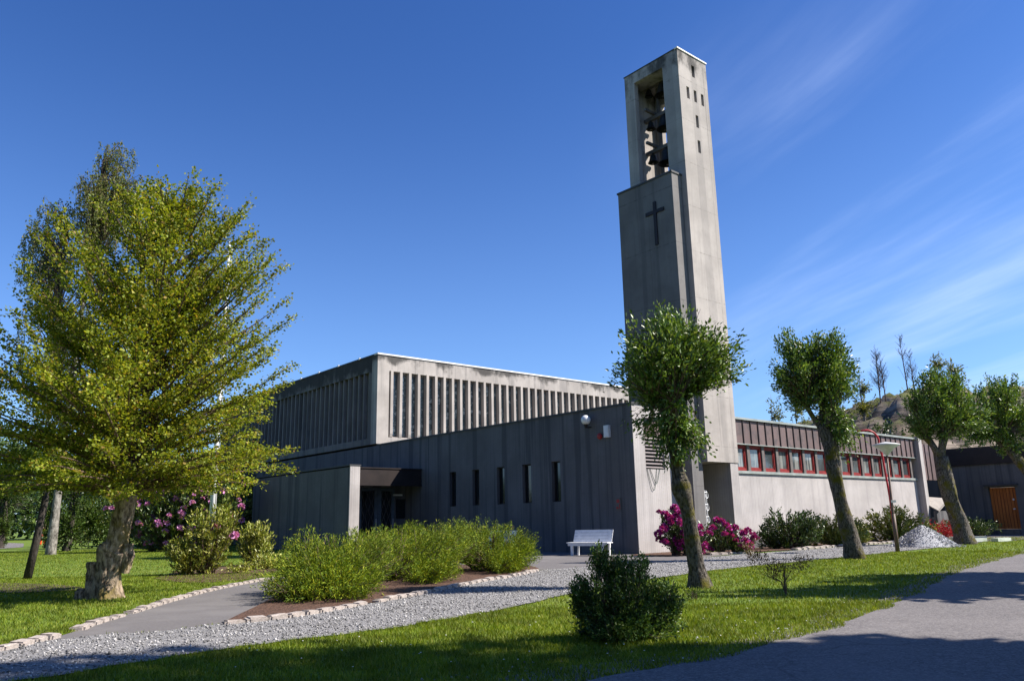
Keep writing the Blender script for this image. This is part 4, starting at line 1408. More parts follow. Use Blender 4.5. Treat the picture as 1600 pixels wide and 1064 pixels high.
pollard((24.6, 36.0), 'pollarded tree at the right picture edge leaning in front of the orange door',
        [(24.7, 36.0, 0), (24.4, 36.0, 1.0), (23.8, 36.0, 2.2), (23.2, 36.0, 3.2), (22.7, 36.0, 4.0)],
        [0.36, 0.28, 0.24, 0.24, 0.22],
        [(21.8, 36, 4.9), (22.6, 36, 5.0), (22.4, 35.6, 4.7)],
        [((22.7, 36.0, 5.7), (1.9, 1.4, 1.45), 400), ((21.3, 36, 4.9), (1.1, .9, .95), 130), ((23.3, 36, 5.0), (1.0, 1, .9), 110), ((22.6, 36, 7.1), (1.0, .9, .5), 60), ((22.6, 36, 4.2), (.6, .7, .6), 50)], 0.135, 22, seed=21)


# --------------------------------------------------- big yellow-green tree on the left lawn
def big_tree():
    bx, by = -7.59, 15.05
    root = empty('broad_tree', (bx, by, 0))
    tag(root, 'large yellow green tree with a gnarled stumpy trunk on the left lawn', 'tree')
    rr = random.Random(4)
    tm = MB()
    # swollen stump and twin stems
    knobby(tm, [(0.0, 0, 0), (0.02, 0, 0.45), (0.03, 0, 0.85), (0.10, 0, 1.0), (0.14, 0, 1.35), (0.26, 0, 1.9)], [0.235, 0.225, 0.25, 0.19, 0.165, 0.16], 20, 0.15, 6, 5)
    knobby(tm, [(-0.24, -0.1, 0), (-0.25, -0.1, 0.45), (-0.24, -0.1, 0.66)], [0.10, 0.085, 0.11], 12, 0.2, 5, 9, False)
    knobby(tm, [(-0.42, -0.1, -0.02), (-0.42, -0.1, 0.14), (-0.42, -0.1, 0.2)], [0.10, 0.09, 0.06], 10, 0.2, 4, 11, False)
    knobby(tm, [(0.30, 0.0, 0.45), (0.34, 0.0, 0.75), (0.33, 0, 0.98)], [0.08, 0.13, 0.09], 12, 0.2, 5, 13, False)
    limbs = []
    for (pts, r0) in (([(0.22, 0, 1.8), (0.40, 0.1, 2.4), (0.62, 0.15, 3.3), (0.8, 0.2, 4.6)], .13), ([(0.24, 0, 1.75), (0.15, 0, 2.6), (0.10, 0, 3.8), (0.2, 0, 5.6), (0.05, 0, 7.0)], .15),
                      ([(0.16, 0, 1.6), (-0.12, -.1, 2.4), (-0.5, -.2, 3.3), (-.9, -.2, 4.6)], .11), ([(0.2, 0, 1.8), (0.2, .4, 2.6), (0.3, .9, 3.8)], .09), ([(0.2, 0, 1.8), (0.1, -.4, 2.6), (0.0, -.9, 3.6)], .09)):
        knobby(tm, pts, [r0 * (1 - 0.8 * i / (len(pts) - 1)) for i in range(len(pts))], 9, 0.15, 5, 3, False)
        limbs.append(pts)
    zs = [1.2, 1.8, 2.5, 3.3, 4.0, 5.0, 6.0, 6.8, 7.4, 7.9, 8.3]
    Rs = [1.4, 2.4, 2.9, 3.05, 2.85, 2.65, 2.4, 2.15, 1.75, 1.3, 0.7]
    bm_ = MB()
    tw = []
    nb = 300
    for i in range(nb):
        zt = 1.9 + (8.05 - 1.9) * ((i + rr.random()) / nb) ** 0.95
        R = float(np.interp(zt, zs, Rs))
        az = i * 2.39996 + rr.uniform(-.3, .3)
        R *= rr.choice((rr.uniform(0.82, 1.12), rr.uniform(.45, .9))) if zt < 7 else rr.uniform(0.15, 1.1)
        if math.cos(az) < -0.2 and zt < 3.6:
            R *= 1.15
        rise = 0.22 + 0.85 * max(0.0, (zt - 2.4) / 5.6)
        cx = 0.2 + 0.1 * math.sin(i) + 0.12 * max(0, zt - 4)
        z0 = max(1.9, zt - R * rise * 1.05)
        s = Vector((cx, 0, z0))
        e = Vector((cx + R * math.cos(az), R * math.sin(az) * 0.95, zt))
        if zt < 3.2:
            e.z -= 0.25 * rr.random()
        m = s.lerp(e, 0.5) + Vector((0, 0, 0.10 * R if zt < 4 else -0.06 * R))
        bm_.tube([quad(s, m, e, t) for t in (0, .25, .5, .75, 1)], [0.035, 0.028, 0.02, 0.012, 0.004], 4, False)
        d = (e - s).normalized()
        side = d.cross(Vector((0, 0, 1)))
        if side.length < .1:
            side = Vector((math.sin(az), -math.cos(az), 0))
        side.normalize()
        nt = int(12 + 7 * R)
        for j in range(nt):
            t = 0.22 + 0.78 * (j + rr.random()) / nt
            p = quad(s, m, e, t)
            L = (0.20 + 0.42 * (1 - t)) * rr.uniform(.7, 1.3)
            sg = 1 if j % 2 else -1
            dd_ = (d * 0.75 + side * sg * 0.7 + Vector((0, 0, rr.uniform(-.30, .42)))).normalized()
            q = p + dd_ * L
            tw.append((tuple(p), tuple(p.lerp(q, .5) + Vector((0, 0, .02))), tuple(q)))
        tw.append((tuple(quad(s, m, e, .85)), tuple(quad(s, m, e, .95)), tuple(e + d * 0.12)))
    tw = thin(tw, 1.5, -0.27, 4)
    V, F = twig_leaves(tw, 21, 0.058, 0.8, 0.0, 0.55, 0.045)
    finish_tree(root, tm, bm_, V, F, M['leaf_yellow'], M['bark_old'], M['bark_twig'])


big_tree()


# --------------------------------------------------- generic crowns (background trees)
def blob_tree(name, loc, label, h, trunk_r, blobs, leafm, barkm, leaf, per, tl=0.7, group=None, cat='tree', seed=1, droop=0.0, up=0.4, aspect=0.5, spread=.05):
    root = empty(name, (loc[0], loc[1], loc[2] if len(loc) > 2 else 0))
    tag(root, label, cat, group)
    rr = random.Random(seed)
    tm = MB()
    if trunk_r:
        knobby(tm, [(0, 0, -0.1), (0.02 * h, 0, h * .3), (-0.01 * h, 0.01 * h, h * .6), (0, 0, h * .92)], [trunk_r, trunk_r * .8, trunk_r * .55, trunk_r * .12], 9, 0.1, 4, seed)
    bm_ = MB()
    tw = []
    for (c, r, n) in blobs:
        c = Vector(c)
        for _ in range(n):
            d = Vector((rr.gauss(0, 1), rr.gauss(0, 1), rr.gauss(0, 1))).normalized()
            q = rr.random() ** 0.4 * rr.choice((1, 1, 1.12))
            e = c + Vector((d.x * r[0], d.y * r[1], d.z * r[2])) * q
            out = (e - c * 0.9 - Vector((0, 0, c.z * .1 - .2)))
            if out.length < 1e-3:
                out = Vector((0, 0, 1))
            out.normalize()
            out.z += 0.35 - droop
            a = e - out * tl * rr.uniform(.6, 1.2)
            mdl = a.lerp(e, .5) + Vector((0, 0, 0.12 * tl))
            tw.append((tuple(a), tuple(mdl), tuple(e)))
            if trunk_r and rr.random() < 0.3:
                s = Vector((0, 0, max(h * .15, min(h * .85, a.z - .35 * math.hypot(a.x, a.y)))))
                bm_.tube([s, s.lerp(a, .5) + Vector((0, 0, .05 * h * .3)), a, e], [trunk_r * .22, trunk_r * .15, trunk_r * .08, .004], 4, False)
    V, F = twig_leaves(tw, per, leaf, aspect, 0, up, spread)
    finish_tree(root, tm, bm_, V, F, leafm, barkm, barkm)
    return root


# birch rising behind the big tree
def weeping_birch():
    x0, y0 = -24.3, 42
    root = empty('birch_tree', (x0, y0, 0))
    tag(root, 'tall grey green birch with hanging twigs rising behind the big yellow green tree', 'tree')
    rr = random.Random(12)
    tm = MB()
    knobby(tm, [(0, 0, -.1), (0.1, 0, 7), (0.3, 0, 14), (0.8, 0, 22)], [.20, .17, .11, .03], 10, .08, 6, 2)
    knobby(tm, [(0.1, 0, 6), (-1.0, 0, 11), (-2.4, 0, 18)], [.12, .09, .03], 8, .08, 5, 3, False)
    bm_ = MB()
    tw = []
    for (c, r, n) in (((0.9, 0, 19.3), (1.9, 2, 3.0), 420), ((-2.0, 0, 16.6), (1.3, 1.8, 3.6), 330), ((1.2, 0, 22.6), (1.3, 1, 0.9), 60), ((2.4, 0, 20.4), (.9, 1, 1.3), 60), ((0.0, 0, 11.5), (3.2, 2, 4.5), 300)):
        for _ in range(n):
            d = Vector((rr.gauss(0, 1), rr.gauss(0, 1), rr.gauss(0, 1))).normalized() * rr.random() ** .45
            e = Vector(c) + Vector((d.x * r[0], d.y * r[1], d.z * r[2]))
            q = e + Vector((rr.uniform(-.15, .15), rr.uniform(-.15, .15), -rr.uniform(.7, 1.5)))
            tw.append((tuple(e), tuple(e.lerp(q, .3) + Vector((.12, 0, .1))), tuple(q)))
            if rr.random() < .4:
                s = Vector((0.5 if c[0] > 0 else -1, 0, max(5, e.z - 2.2)))
                bm_.tube([s, s.lerp(e, .6) + Vector((0, 0, .4)), e, q], [.04, .025, .012, .004], 4, False)
    V, F = twig_leaves(tw, 26, 0.13, .6, 0, .3, .07)
    finish_tree(root, tm, bm_, V, F, M['leaf_birch'], M['bark_birch'], M['bark_twig'])


weeping_birch()

# dark leaning sapling left of the big tree
sap = blob_tree('leaning_tree', (-12.87, 21.32), 'dark thin leaning trunk with leafy crown at the left picture edge', 3.4, 0.0,
                [((-.3, 0, 3.6), (1.9, 1.4, 1.0), 240), ((1.2, .3, 3.3), (1.2, 1.2, .7), 110), ((-1.6, .3, 2.9), (1.2, 1.0, .7), 110)], M['leaf_mid'], M['bark_dark'], 0.10, 20, seed=31)
MB().tube([(0, 0, -.05), (0.12, 0, .9), (0.24, 0, 2.0), (0.30, 0, 3.0)], [.105, .095, .085, .05], 10).build('trunk', M['bark_dark'], sap, True)

# leafy columns and park trees behind
bgs = [(-39.2, 61.0, 'slim leafy tree furnished to the ground at the far left edge', .28, 6.5, 1.2), (-33.2, 57.0, 'second slim leafy tree clothed to the ground from the left edge', .25, 6.0, 1.0),
       (-26.8, 48.0, 'leafy slim tree just right of the person in orange trousers', .22, 6.0, 1.3)]
for i, (x, y, lab, r, h, w) in enumerate(bgs):
    blob_tree('slim_tree', (x, y), lab, h, r, [((0, 0, 1.5), (w * .70, w * .6, 1.6), 190), ((0, 0, 4.8), (w * 2.0, w * 1.6, 2.0), 260)], M['leaf_mid'], M['bark_dark'], 0.16, 18, seed=40 + i, group='slim trees behind the left lawn')
bt = [(-45, 92, 9, 'distant dark green tree beyond the car park at the far left', 'leaf_dark'), (-24.5, 62, 8, 'rounded green tree between the birch stem and the big trunk', 'leaf_mid'),
      (-19.5, 58, 9, 'dark green tree directly behind the gnarled trunk', 'leaf_dark'), (-27, 75, 11, 'tall mid green tree deep behind the left lawn', 'leaf_mid'),
      (-36, 80, 10, 'broad dark tree farthest back behind the slim trees', 'leaf_dark'), (-55, 85, 12, 'broad green tree beyond the left edge of the car park', 'leaf_mid')]
for i, (x, y, h, lab, lm) in enumerate(bt):
    blob_tree('park_tree', (x, y), lab, h, .3, [((0, 0, h * .45), (h * .38, h * .36, h * .42), 330), ((h * .2, 0, h * .75), (h * .26, h * .26, h * .24), 110), ((-h * .2, 0, h * .3), (h * .3, h * .3, h * .28), 130)],
              M[lm], M['bark_dark'], 0.26, 16, 1.1, seed=60 + i, group='park trees behind the left lawn')
# far wood closing the horizon (one uncountable mass)
tw = []
for _ in range(2600):
    a = rnd.uniform(-1.25, 0.2)
    R = rnd.uniform(125, 150)
    x, y = R * math.sin(a), R * math.cos(a)
    z = rnd.uniform(0, 1) ** .8 * (7 + 3 * math.sin(a * 23) + 2 * math.sin(a * 61))
    tw.append(((x, y, z), (x + rnd.uniform(-1, 1), y, z + 1), (x + rnd.uniform(-2, 2), y, z + rnd.uniform(.5, 2.5))))
V, F = twig_leaves(tw, 22, .9, .6, 0, .4, .7)
tag(npmesh('distant_wood', V, F, M['leaf_dark']), kind='stuff', label='far belt of dark trees along the horizon behind the lawn', cat='wood')

tw = []  # added wood out of view, keeps low western sky off the shaded walls
for _ in range(2400):
    a = rnd.uniform(math.radians(-205), math.radians(-68))
    Rr = rnd.uniform(40, 54)
    x, y = Rr * math.sin(a), Rr * math.cos(a)
    z = rnd.uniform(0, 1) ** .8 * (17 + 3 * math.sin(a * 17) + 2 * math.sin(a * 41))
    tw.append(((x, y, z), (x + rnd.uniform(-1, 1), y, z + 1), (x + rnd.uniform(-2, 2), y + rnd.uniform(-1, 1), z + rnd.uniform(.5, 2.5))))
V, F = twig_leaves(tw, 18, 1.0, .6, 0, .4, .8)
tag(npmesh('sky_block_wood', V, F, M['leaf_dark']), kind='stuff', label='unseen belt of trees added behind the viewpoint to cut sky light', cat='wood')
for i, (x, y, h, lab) in enumerate(((-23.5, 51, 4.2, 'wide green bush behind the lawn between birch and big trunk'), (-19.0, 54, 4.6, 'wide green bush just left of the pink rhododendron bank'), (-28.5, 54, 4.6, 'wide green bush behind the birch stem'), (-34.5, 63, 4.0, 'wide green bush beside the car park entrance'))):
    blob_tree('garden_bush', (x, y), lab, h, 0, [((0, 0, h * .45), (2.6, 1.6, h * .46), 330)], M[('leaf_mid', 'leaf_birch')[i % 2]], M['bark_dark'], .20, 16, .9, cat='bush', group='bushes behind the left lawn', seed=300 + i)

# --------------------------------------------------- person in the car park (small, far away)
def person():
    root = empty('person', (-38.9, 66.0, 0), 0.4)
    tag(root, 'person in orange work trousers and yellow safety vest by the car park', 'person')

    def skin(name, verts, edges, radii, m, rootv=0, parent=root, sub=1):
        me = bpy.data.meshes.new(name)
        me.from_pydata(verts, edges, [])
        o = bpy.data.objects.new(name, me)
        COL.objects.link(o)
        o.parent = parent
        me.materials.append(m)
        md = o.modifiers.new('skin', 'SKIN')
        for i, r in enumerate(radii):
            me.skin_vertices[0].data[i].radius = (r, r)
        me.skin_vertices[0].data[rootv].use_root = True
        sb = o.modifiers.new('sub', 'SUBSURF')
        sb.levels = sb.render_levels = sub
        return o
    sk = mat('skin', (0.45, 0.27, 0.2), 0.6)
    v = [(0, 0, .95), (0, 0, 1.2), (0, 0, 1.42), (0, 0, 1.52), (0, .01, 1.62), (0, 0, 1.74),
         (.19, 0, 1.40), (.25, .02, 1.12), (.26, .10, .88), (.26, .12, .80), (-.19, 0, 1.40), (-.25, .02, 1.12), (-.26, .10, .88), (-.26, .12, .80),
         (.10, 0, .88), (.12, .02, .48), (.13, 0, .08), (.13, .13, .04), (-.10, 0, .88), (-.12, -.02, .48), (-.13, -.06, .08), (-.13, .08, .04)]
    e = [(0, 1), (1, 2), (2, 3), (3, 4), (4, 5), (2, 6), (6, 7), (7, 8), (8, 9), (2, 10), (10, 11), (11, 12), (12, 13), (0, 14), (14, 15), (15, 16), (16, 17), (0, 18), (18, 19), (19, 20), (20, 21)]
    r = [.14, .13, .13, .055, .085, .08, .06, .045, .032, .03, .06, .045, .032, .03, .085, .06, .045, .035, .085, .06, .045, .035]
    skin('body', v, e, r, sk)
    om = mat('orange_cloth', (0.75, 0.09, 0.02), 0.7)
    ym = mat('yellow_vest', (0.65, 0.75, 0.03), 0.7)
    skin('trousers', [(0, 0, .98), (.10, 0, .86), (.12, .02, .48), (.13, 0, .10), (-.10, 0, .86), (-.12, -.02, .48), (-.13, -.06, .10)],
         [(0, 1), (1, 2), (2, 3), (0, 4), (4, 5), (5, 6)], [.155, .105, .085, .08, .105, .085, .08], om)
    skin('vest', [(0, 0, 1.0), (0, 0, 1.22), (0, 0, 1.42), (.20, 0, 1.40), (-.20, 0, 1.40)], [(0, 1), (1, 2), (2, 3), (2, 4)], [.165, .16, .15, .08, .08], ym)
    skin('hair', [(0, -.02, 1.70), (0, -.02, 1.78)], [(0, 1)], [.09, .085], mat('dark_hair', (0.03, 0.02, 0.015), 0.7))


person()


# --------------------------------------------------- shrubs
def flower_mesh(name, m, r, n):
    d = rng.normal(0, 1, (n, 3))
    d /= np.linalg.norm(d, axis=1, keepdims=True)
    d[:, 2] = np.abs(d[:, 2]) * .9 - .15
    V, F = leaves(d * r * 0.55, d, r * 0.75, 0.95, 0.1)
    me_o = npmesh(name, V, F, m)
    me = me_o.data
    bpy.data.objects.remove(me_o)
    return me


FL_MAG = flower_mesh('flower_cluster', M['pet_magenta'], 0.13, 60)
FL_PINK = flower_mesh('flower_cluster', M['pet_pink'], 0.18, 60)


def shrub(name, loc, label, blobs, leafm, leaf, per, n, stems=6, cat='shrub', group=None, seed=1, aspect=.4, tl=.35, up=.35, flowers=None, droop=0.0, spread=.03, stemr=0.02, surf=False, barkm=None, cull=None):
    """blobs (c,r,weight) local; n twigs in all"""
    root = empty(name, (loc[0], loc[1], 0.02))
    tag(root, label, cat, group)
    rr = random.Random(seed)
    tot = sum(b[2] for b in blobs)
    tw, surfpts = [], []
    bm_ = MB()
    for c, r, w in blobs:
        c = Vector(c)
        k = max(3, int(n * w / tot))
        for i in range(k):
            d = Vector((rr.gauss(0, 1), rr.gauss(0, 1), rr.gauss(0, 1))).normalized()
            q = rr.random() ** (0.3 if surf else .45) * rr.choice((1, 1, 1, 1, 1.18))
            e = c + Vector((d.x * r[0], d.y * r[1], d.z * r[2])) * q
            if e.z < 0.05:
                e.z = 0.05 + rr.random() * .15
            if q > .72:
                surfpts.append((e, d))
            out = (e - Vector((0.6 * c.x, 0.6 * c.y, -0.1))).normalized()
            out.z += .3 - droop
            a = e - out * tl * rr.uniform(.6, 1.2)
            a.z = max(a.z, .03)
            tw.append((tuple(a), tuple(a.lerp(e, .5) + Vector((0, 0, .1 * tl))), tuple(e)))
            if i % 5 == 0 and stems:
                b0 = Vector((c.x * .5 + rr.uniform(-.1, .1), c.y * .5 + rr.uniform(-.1, .1), 0))
                bm_.tube([b0, b0.lerp(a, .5) + Vector((0, 0, .08)), a, e], [stemr, stemr * .7, stemr * .4, .003], 4, False)
    if cull is not None:
        tw = thin(tw, cull, -0.22, seed)
    V, F = twig_leaves(tw, per, leaf, aspect, 0, up, spread)
    npmesh('foliage', V, F, leafm, root)
    if bm_.v:
        bm_.build('stems', barkm or M['bark_twig'], root, False, False)
    if flowers:
        fm, cnt, lo = flowers
        c = [p for p in surfpts if (p[1].y < (.35 if cnt < 90 else -.1)) and p[0].z > lo]
        rr.shuffle(c)
        for p, d in c[:cnt]:
            o = bpy.data.objects.new('flower_cluster', fm)
            COL.objects.link(o)
            o.parent = root
            o.location = p + d * .05
            s = rr.uniform(.65, 1.15)
            o.scale = (s, s, s)
            o.rotation_euler = (rr.uniform(-.5, .5), rr.uniform(-.5, .5), rr.uniform(0, 6))
    return root


G_R = 'flowering rhododendrons'
shrub('rhododendron', (5.45, 27.3), 'magenta flowering rhododendron against the sunny corner left of the mossy trunk',
      [((0, 0, .75), (.62, .6, .55), 3), ((.55, 0, .55), (.6, .6, .5), 2), ((-.15, 0, 1.25), (.35, .35, .32), 1)], M['leaf_rhodo'], .13, 12, 240, flowers=(FL_MAG, 55, .15), seed=2, aspect=.33, group=G_R)
shrub('rhododendron', (7.3, 28.2), 'magenta flowering rhododendron right of the mossy trunk before the open porch',
      [((-.25, 0, .65), (.7, .6, .55), 3), ((.55, 0, .45), (.5, .5, .42), 2)], M['leaf_rhodo'], .13, 12, 220, flowers=(FL_MAG, 34, .12), seed=5, aspect=.33, group=G_R)
# big pink one behind the left lawn
shrub('rhododendron', (-19.0, 44.0), 'huge pink flowering rhododendron bank at the back of the left lawn',
      [((0, 0, 1.9), (2.9, 1.6, 1.9), 5), ((2.6, -.4, 2.2), (1.7, 1.3, 1.6), 3), ((-1.8, 0, 2.8), (1.8, 1.4, 1.8), 2), ((.8, 0, 3.6), (1.8, 1.4, 1.4), 2)], M['leaf_rhodo'], .22, 12, 1500, flowers=(FL_PINK, 98, .3), seed=7, aspect=.4, tl=.5, group=G_R)
# shrubs at the flagpole bed
shrub('laurel_shrub', (-8.6, 21.9), 'yellow green evergreen shrub with two pink blooms below the flagpole',
      [((.25, 0, 1.0), (.72, .6, .95), 4), ((-.35, -.2, .55), (.5, .45, .55), 2), ((.6, .2, 1.5), (.35, .35, .5), 1)], M['leaf_gold'], .12, 14, 330, flowers=(FL_PINK, 2, .2), seed=9, aspect=.36)
shrub('laurel_shrub', (-8.4, 26.0), 'smaller evergreen shrub before the shaded entrance wall',
      [((0, 0, .75), (.62, .5, .75), 4)], M['leaf_gold'], .12, 13, 210, seed=10, aspect=.36, flowers=None)
shrub('low_plant', (-7.3, 24.0), 'low yellowish herb clump between the two evergreen shrubs',
      [((0, 0, .25), (.8, .9, .3), 4), ((-.2, -2.0, .12), (.4, .4, .18), 1)], M['leaf_gold'], .10, 10, 170, stems=0, seed=12)
# junipers
G_J = 'low spreading conifers in the mulch bed'
JU = [((-3.5, 14.6), 'yellow green spreading conifer at the near left end of the mulch bed', [((0, 0, .45), (1.0, 1.3, .50), 4), ((.55, -.85, .28), (.75, .8, .32), 2), ((-.1, -1.2, .25), (.6, .6, .28), 1), ((.5, .9, .62), (.8, 1.0, .55), 3), ((-.45, .8, .62), (.6, .8, .5), 2)], 850),
      ((-2.75, 18.3), 'darker spreading conifer in the middle of the mulch bed', [((0, 0, .60), (1.25, 1.5, .60), 4), ((.95, -1.0, .33), (.7, 1.1, .38), 2), ((.9, .9, .70), (1.0, 1.0, .55), 2), ((-.7, 1.2, .55), (.8, .8, .5), 2)], 900),
      ((-0.62, 20.9), 'bright spreading conifer at the far right end of the mulch bed', [((0, 0, .62), (1.15, 1.35, .58), 4), ((.35, -1.1, .28), (.5, .8, .32), 1.5), ((-.9, .7, .80), (.95, 1.0, .50), 3), ((.55, -.2, .45), (.65, .8, .42), 2)], 900),
      ((-2.9, 21.9), 'spreading conifer at the back of the mulch bed below the entrance doors', [((0, 0, .65), (1.2, 1.0, .55), 4)], 480)]
for i, (p, lab, bl, n) in enumerate(JU):
    shrub('spreading_conifer', p, lab, bl, M['leaf_juniper'], .07, 48, int(n * 1.15), seed=20 + i, aspect=.2, tl=.36, up=.25, group=G_J, droop=.25, spread=.045, surf=True, cat='conifer shrub', cull=2.2)
# dark shrub in the foreground and the bronze one
shrub('dark_shrub', (1.12, 8.75), 'dense dark green shrub alone on the front lawn',
      [((0, 0, .24), (.60, .48, .25), 6), ((-.04, 0, .52), (.46, .38, .26), 5), ((-.24, 0, .84), (.11, .12, .20), 1.0), ((.18, 0, .76), (.20, .16, .16), 1.3), ((-.02, 0, .74), (.16, .16, .16), 1.1), ((.46, 0, .50), (.20, .16, .12), 1.0), ((.56, 0, .36), (.12, .14, .10), .5),
       ((-.46, 0, .52), (.14, .16, .16), 1.0), ((.05, -.1, .10), (.62, .42, .11), 2.0)],
      M['leaf_bush'], .034, 32, 1400, seed=31, aspect=.5, tl=.20, spread=.016, stemr=.006, up=.3, cull=5.0)
br = shrub('bronze_shrub', (4.28, 13.1), 'small bronze leaved shrub on the lawn between the first two trees',
      [((-.40, 0, .66), (.20, .2, .10), 2), ((.05, 0, .50), (.22, .25, .10), 2), ((.32, 0, .56), (.20, .2, .09), 1.6), ((-.52, 0, .80), (.10, .1, .10), .7), ((-.15, 0, .42), (.15, .15, .10), 1)], M['leaf_brown'], .034, 9, 150, seed=33, aspect=.5, tl=.16, spread=.02, stems=0)
_m = MB()
for _k in range(11):
    _e = Vector((rnd.uniform(-.5, .42), rnd.uniform(-.15, .15), rnd.uniform(.4, .72)))
    _m.tube([(0.03, 0, 0), (0.02 + _e.x * .12, 0, .2), _e * .7 + Vector((0, 0, -.02)), _e], [.008, .006, .004, .002], 4, False)
_m.build('stems', M['bark_twig'], br, False, False)
shrub('seedling', (2.75, 12.7), 'tiny green seedling in the lawn right of the dark shrub', [((0, 0, .09), (.22, .16, .08), 1)], M['leaf_mid'], .03, 8, 60, seed=35, tl=.1, stemr=.004, stems=2)
# bed below the window band
G_W = 'evergreen shrubs below the window band'
shrub('evergreen_shrub', UV(6.1, -2.25)[:2], 'dark evergreen shrub with white specks at the left end of the window bed',
      [((0, 0, .75), (1.15, .7, .8), 4), ((.9, .2, .85), (.7, .6, .6), 2), ((-.9, 0, .5), (.5, .5, .5), 1)], M['leaf_dark'], .14, 13, 420, seed=41, group=G_W, aspect=.36)
shrub('evergreen_shrub', UV(9.6, -2.3)[:2], 'yellow green evergreen shrub left of the leaning trunk',
      [((0, 0, .62), (1.5, .7, .68), 4), ((1.0, .2, .5), (.7, .6, .5), 1)], M['leaf_gold'], .14, 13, 380, seed=42, group=G_W, aspect=.36)
shrub('evergreen_shrub', UV(15.1, -2.3)[:2], 'yellow green evergreen shrub behind the lamp post',
      [((0, 0, .8), (1.5, .8, .8), 4), ((1.5, .3, .5), (.8, .6, .5), 1), ((-1.6, .2, .5), (.9, .6, .6), 1)], M['leaf_gold'], .16, 13, 430, seed=43, group=G_W, aspect=.36)
shrub('red_azalea', UV(19.6, -2.5)[:2], 'low red flowered azalea behind the gravel heap',
      [((0, 0, .5), (1.3, .7, .45), 4)], M['leaf_red'], .08, 12, 200, seed=44)
shrub('dark_hedge', UV(22.9, -2.4)[:2], 'dark clipped hedge below the passage beside the mossy trunk',
      [((0, 0, .5), (1.7, .8, .55), 4)], M['leaf_dark'], .11, 14, 420, seed=45, cat='hedge')

# --------------------------------------------------- rock hill and its trees
def hill():
    xs = np.linspace(14, 110, 150)
    ys = np.linspace(52, 120, 90)
    X, Y = np.meshgrid(xs, ys, indexing='ij')
    crest = np.interp(X[:, 0], [14, 22, 27, 31, 34, 38, 44, 55, 80, 110], [3.0, 5.5, 7.5, 9.3, 11.2, 12.0, 11.8, 10.5, 10, 9])[:, None]
    t = np.clip((Y - 58 - 2.5 * np.sin(X * .35)) / 10, 0, 1)
    s = t ** 0.7
    Z = crest * s * (1 + 0.05 * (Y - 60) / 60)
    Z += (0.35 * np.sin(X * 1.3 + Y * .8) + 0.25 * np.sin(X * 2.7 - Y * 1.9) + .25 * np.sin(Y * 3.1 + X * .6)) * np.clip(s * 1.5, 0, 1)
    step = .9
    Zq = np.floor(Z / step) * step + step * np.clip(((Z / step) % 1) * 2.2, 0, 1)
    Z = np.where(t < .98, .35 * Z + .65 * Zq, Z)
    Z -= 0.4 * (t <= 0)
    V = np.stack([X, Y, Z], -1).reshape(-1, 3)
    ny = len(ys)
    i = np.arange(len(xs) - 1)[:, None] * ny + np.arange(ny - 1)[None]
    i = i.ravel()
    F = np.stack([i, i + ny, i + ny + 1, i + 1], 1)
    m = mat('rock_face', (0.2, 0.17, 0.14), 0.95, .15)
    tt = m.node_tree
    b = tt.nodes['Principled BSDF']
    tc = N(tt, 'ShaderNodeTexCoord')
    n1 = tex_noise(tt, tc.outputs['Object'], .5, 9, .65, (0.35, .6, 2.6))
    n2 = tex_noise(tt, tc.outputs['Object'], .25, 6, .6)
    c = mix(tt, maprange(tt, n1, .38, .62), (0.055, 0.045, 0.04), (0.27, 0.225, 0.18))
    c = mix(tt, maprange(tt, n2, .5, .7), c, (0.13, 0.095, 0.065))
    g = N(tt, 'ShaderNodeNewGeometry')
    sp = N(tt, 'ShaderNodeSeparateXYZ')
    tt.links.new(g.outputs['Normal'], sp.inputs[0])
    up_ = mth(tt, 'MULTIPLY', maprange(tt, sp.outputs['Z'], .80, .95), maprange(tt, n2, .4, .55))
    c = mix(tt, up_, c, (0.09, 0.10, 0.03))
    tt.links.new(c, b.inputs['Base Color'])
    tt.links.new(bump(tt, n1, 1.0, .4), b.inputs['Normal'])
    o = npmesh('rock_hill', V, F, m, None, False)
    tag(o, kind='structure')
    return lambda x, y: float(np.interp(x, [14, 22, 27, 31, 34, 38, 44, 55, 80, 110], [3.0, 5.5, 7.5, 9.3, 11.2, 12.0, 11.8, 10.5, 10, 9]) * min(1, max(0, (y - 58 - 2.5 * math.sin(x * .35)) / 10)) ** .7)


HZ = hill()


def bare_tree(x, y, h, seed, lab):
    z = HZ(x, y) - .3
    root = empty('bare_tree', (x, y, z))
    tag(root, lab, 'tree', 'bare trees on the rock hill')
    rr = random.Random(seed)
    tm, bm_ = MB(), MB()
    lean = rr.uniform(-.04, .04)
    knobby(tm, [(0, 0, -.5), (lean * h * .5, 0, h * .5), (lean * h, 0, h)], [.07, .045, .01], 6, .1, 5, seed, False)
    for i in range(34):
        t = rr.uniform(.25, .97)
        p = Vector((lean * h * t, 0, h * t))
        L = h * .26 * (1.1 - t) + .4
        a = rr.uniform(0, 6.28)
        d = Vector((math.cos(a) * .55, math.sin(a) * .55, .85)).normalized()
        e = p + d * L
        bm_.tube([p, p.lerp(e, .5) + Vector((rr.uniform(-.1, .1), 0, 0)), e], [.018, .012, .006], 3, False)
        for _ in range(3):
            q = p.lerp(e, rr.uniform(.3, .9))
            f = q + Vector((rr.uniform(-.5, .5), rr.uniform(-.5, .5), rr.uniform(.2, .8))) * L * .4
            bm_.tube([q, f], [.009, .004], 3, False)
    finish_tree(root, tm, bm_, None, None, None, M['bark_twig'], M['bark_twig'])


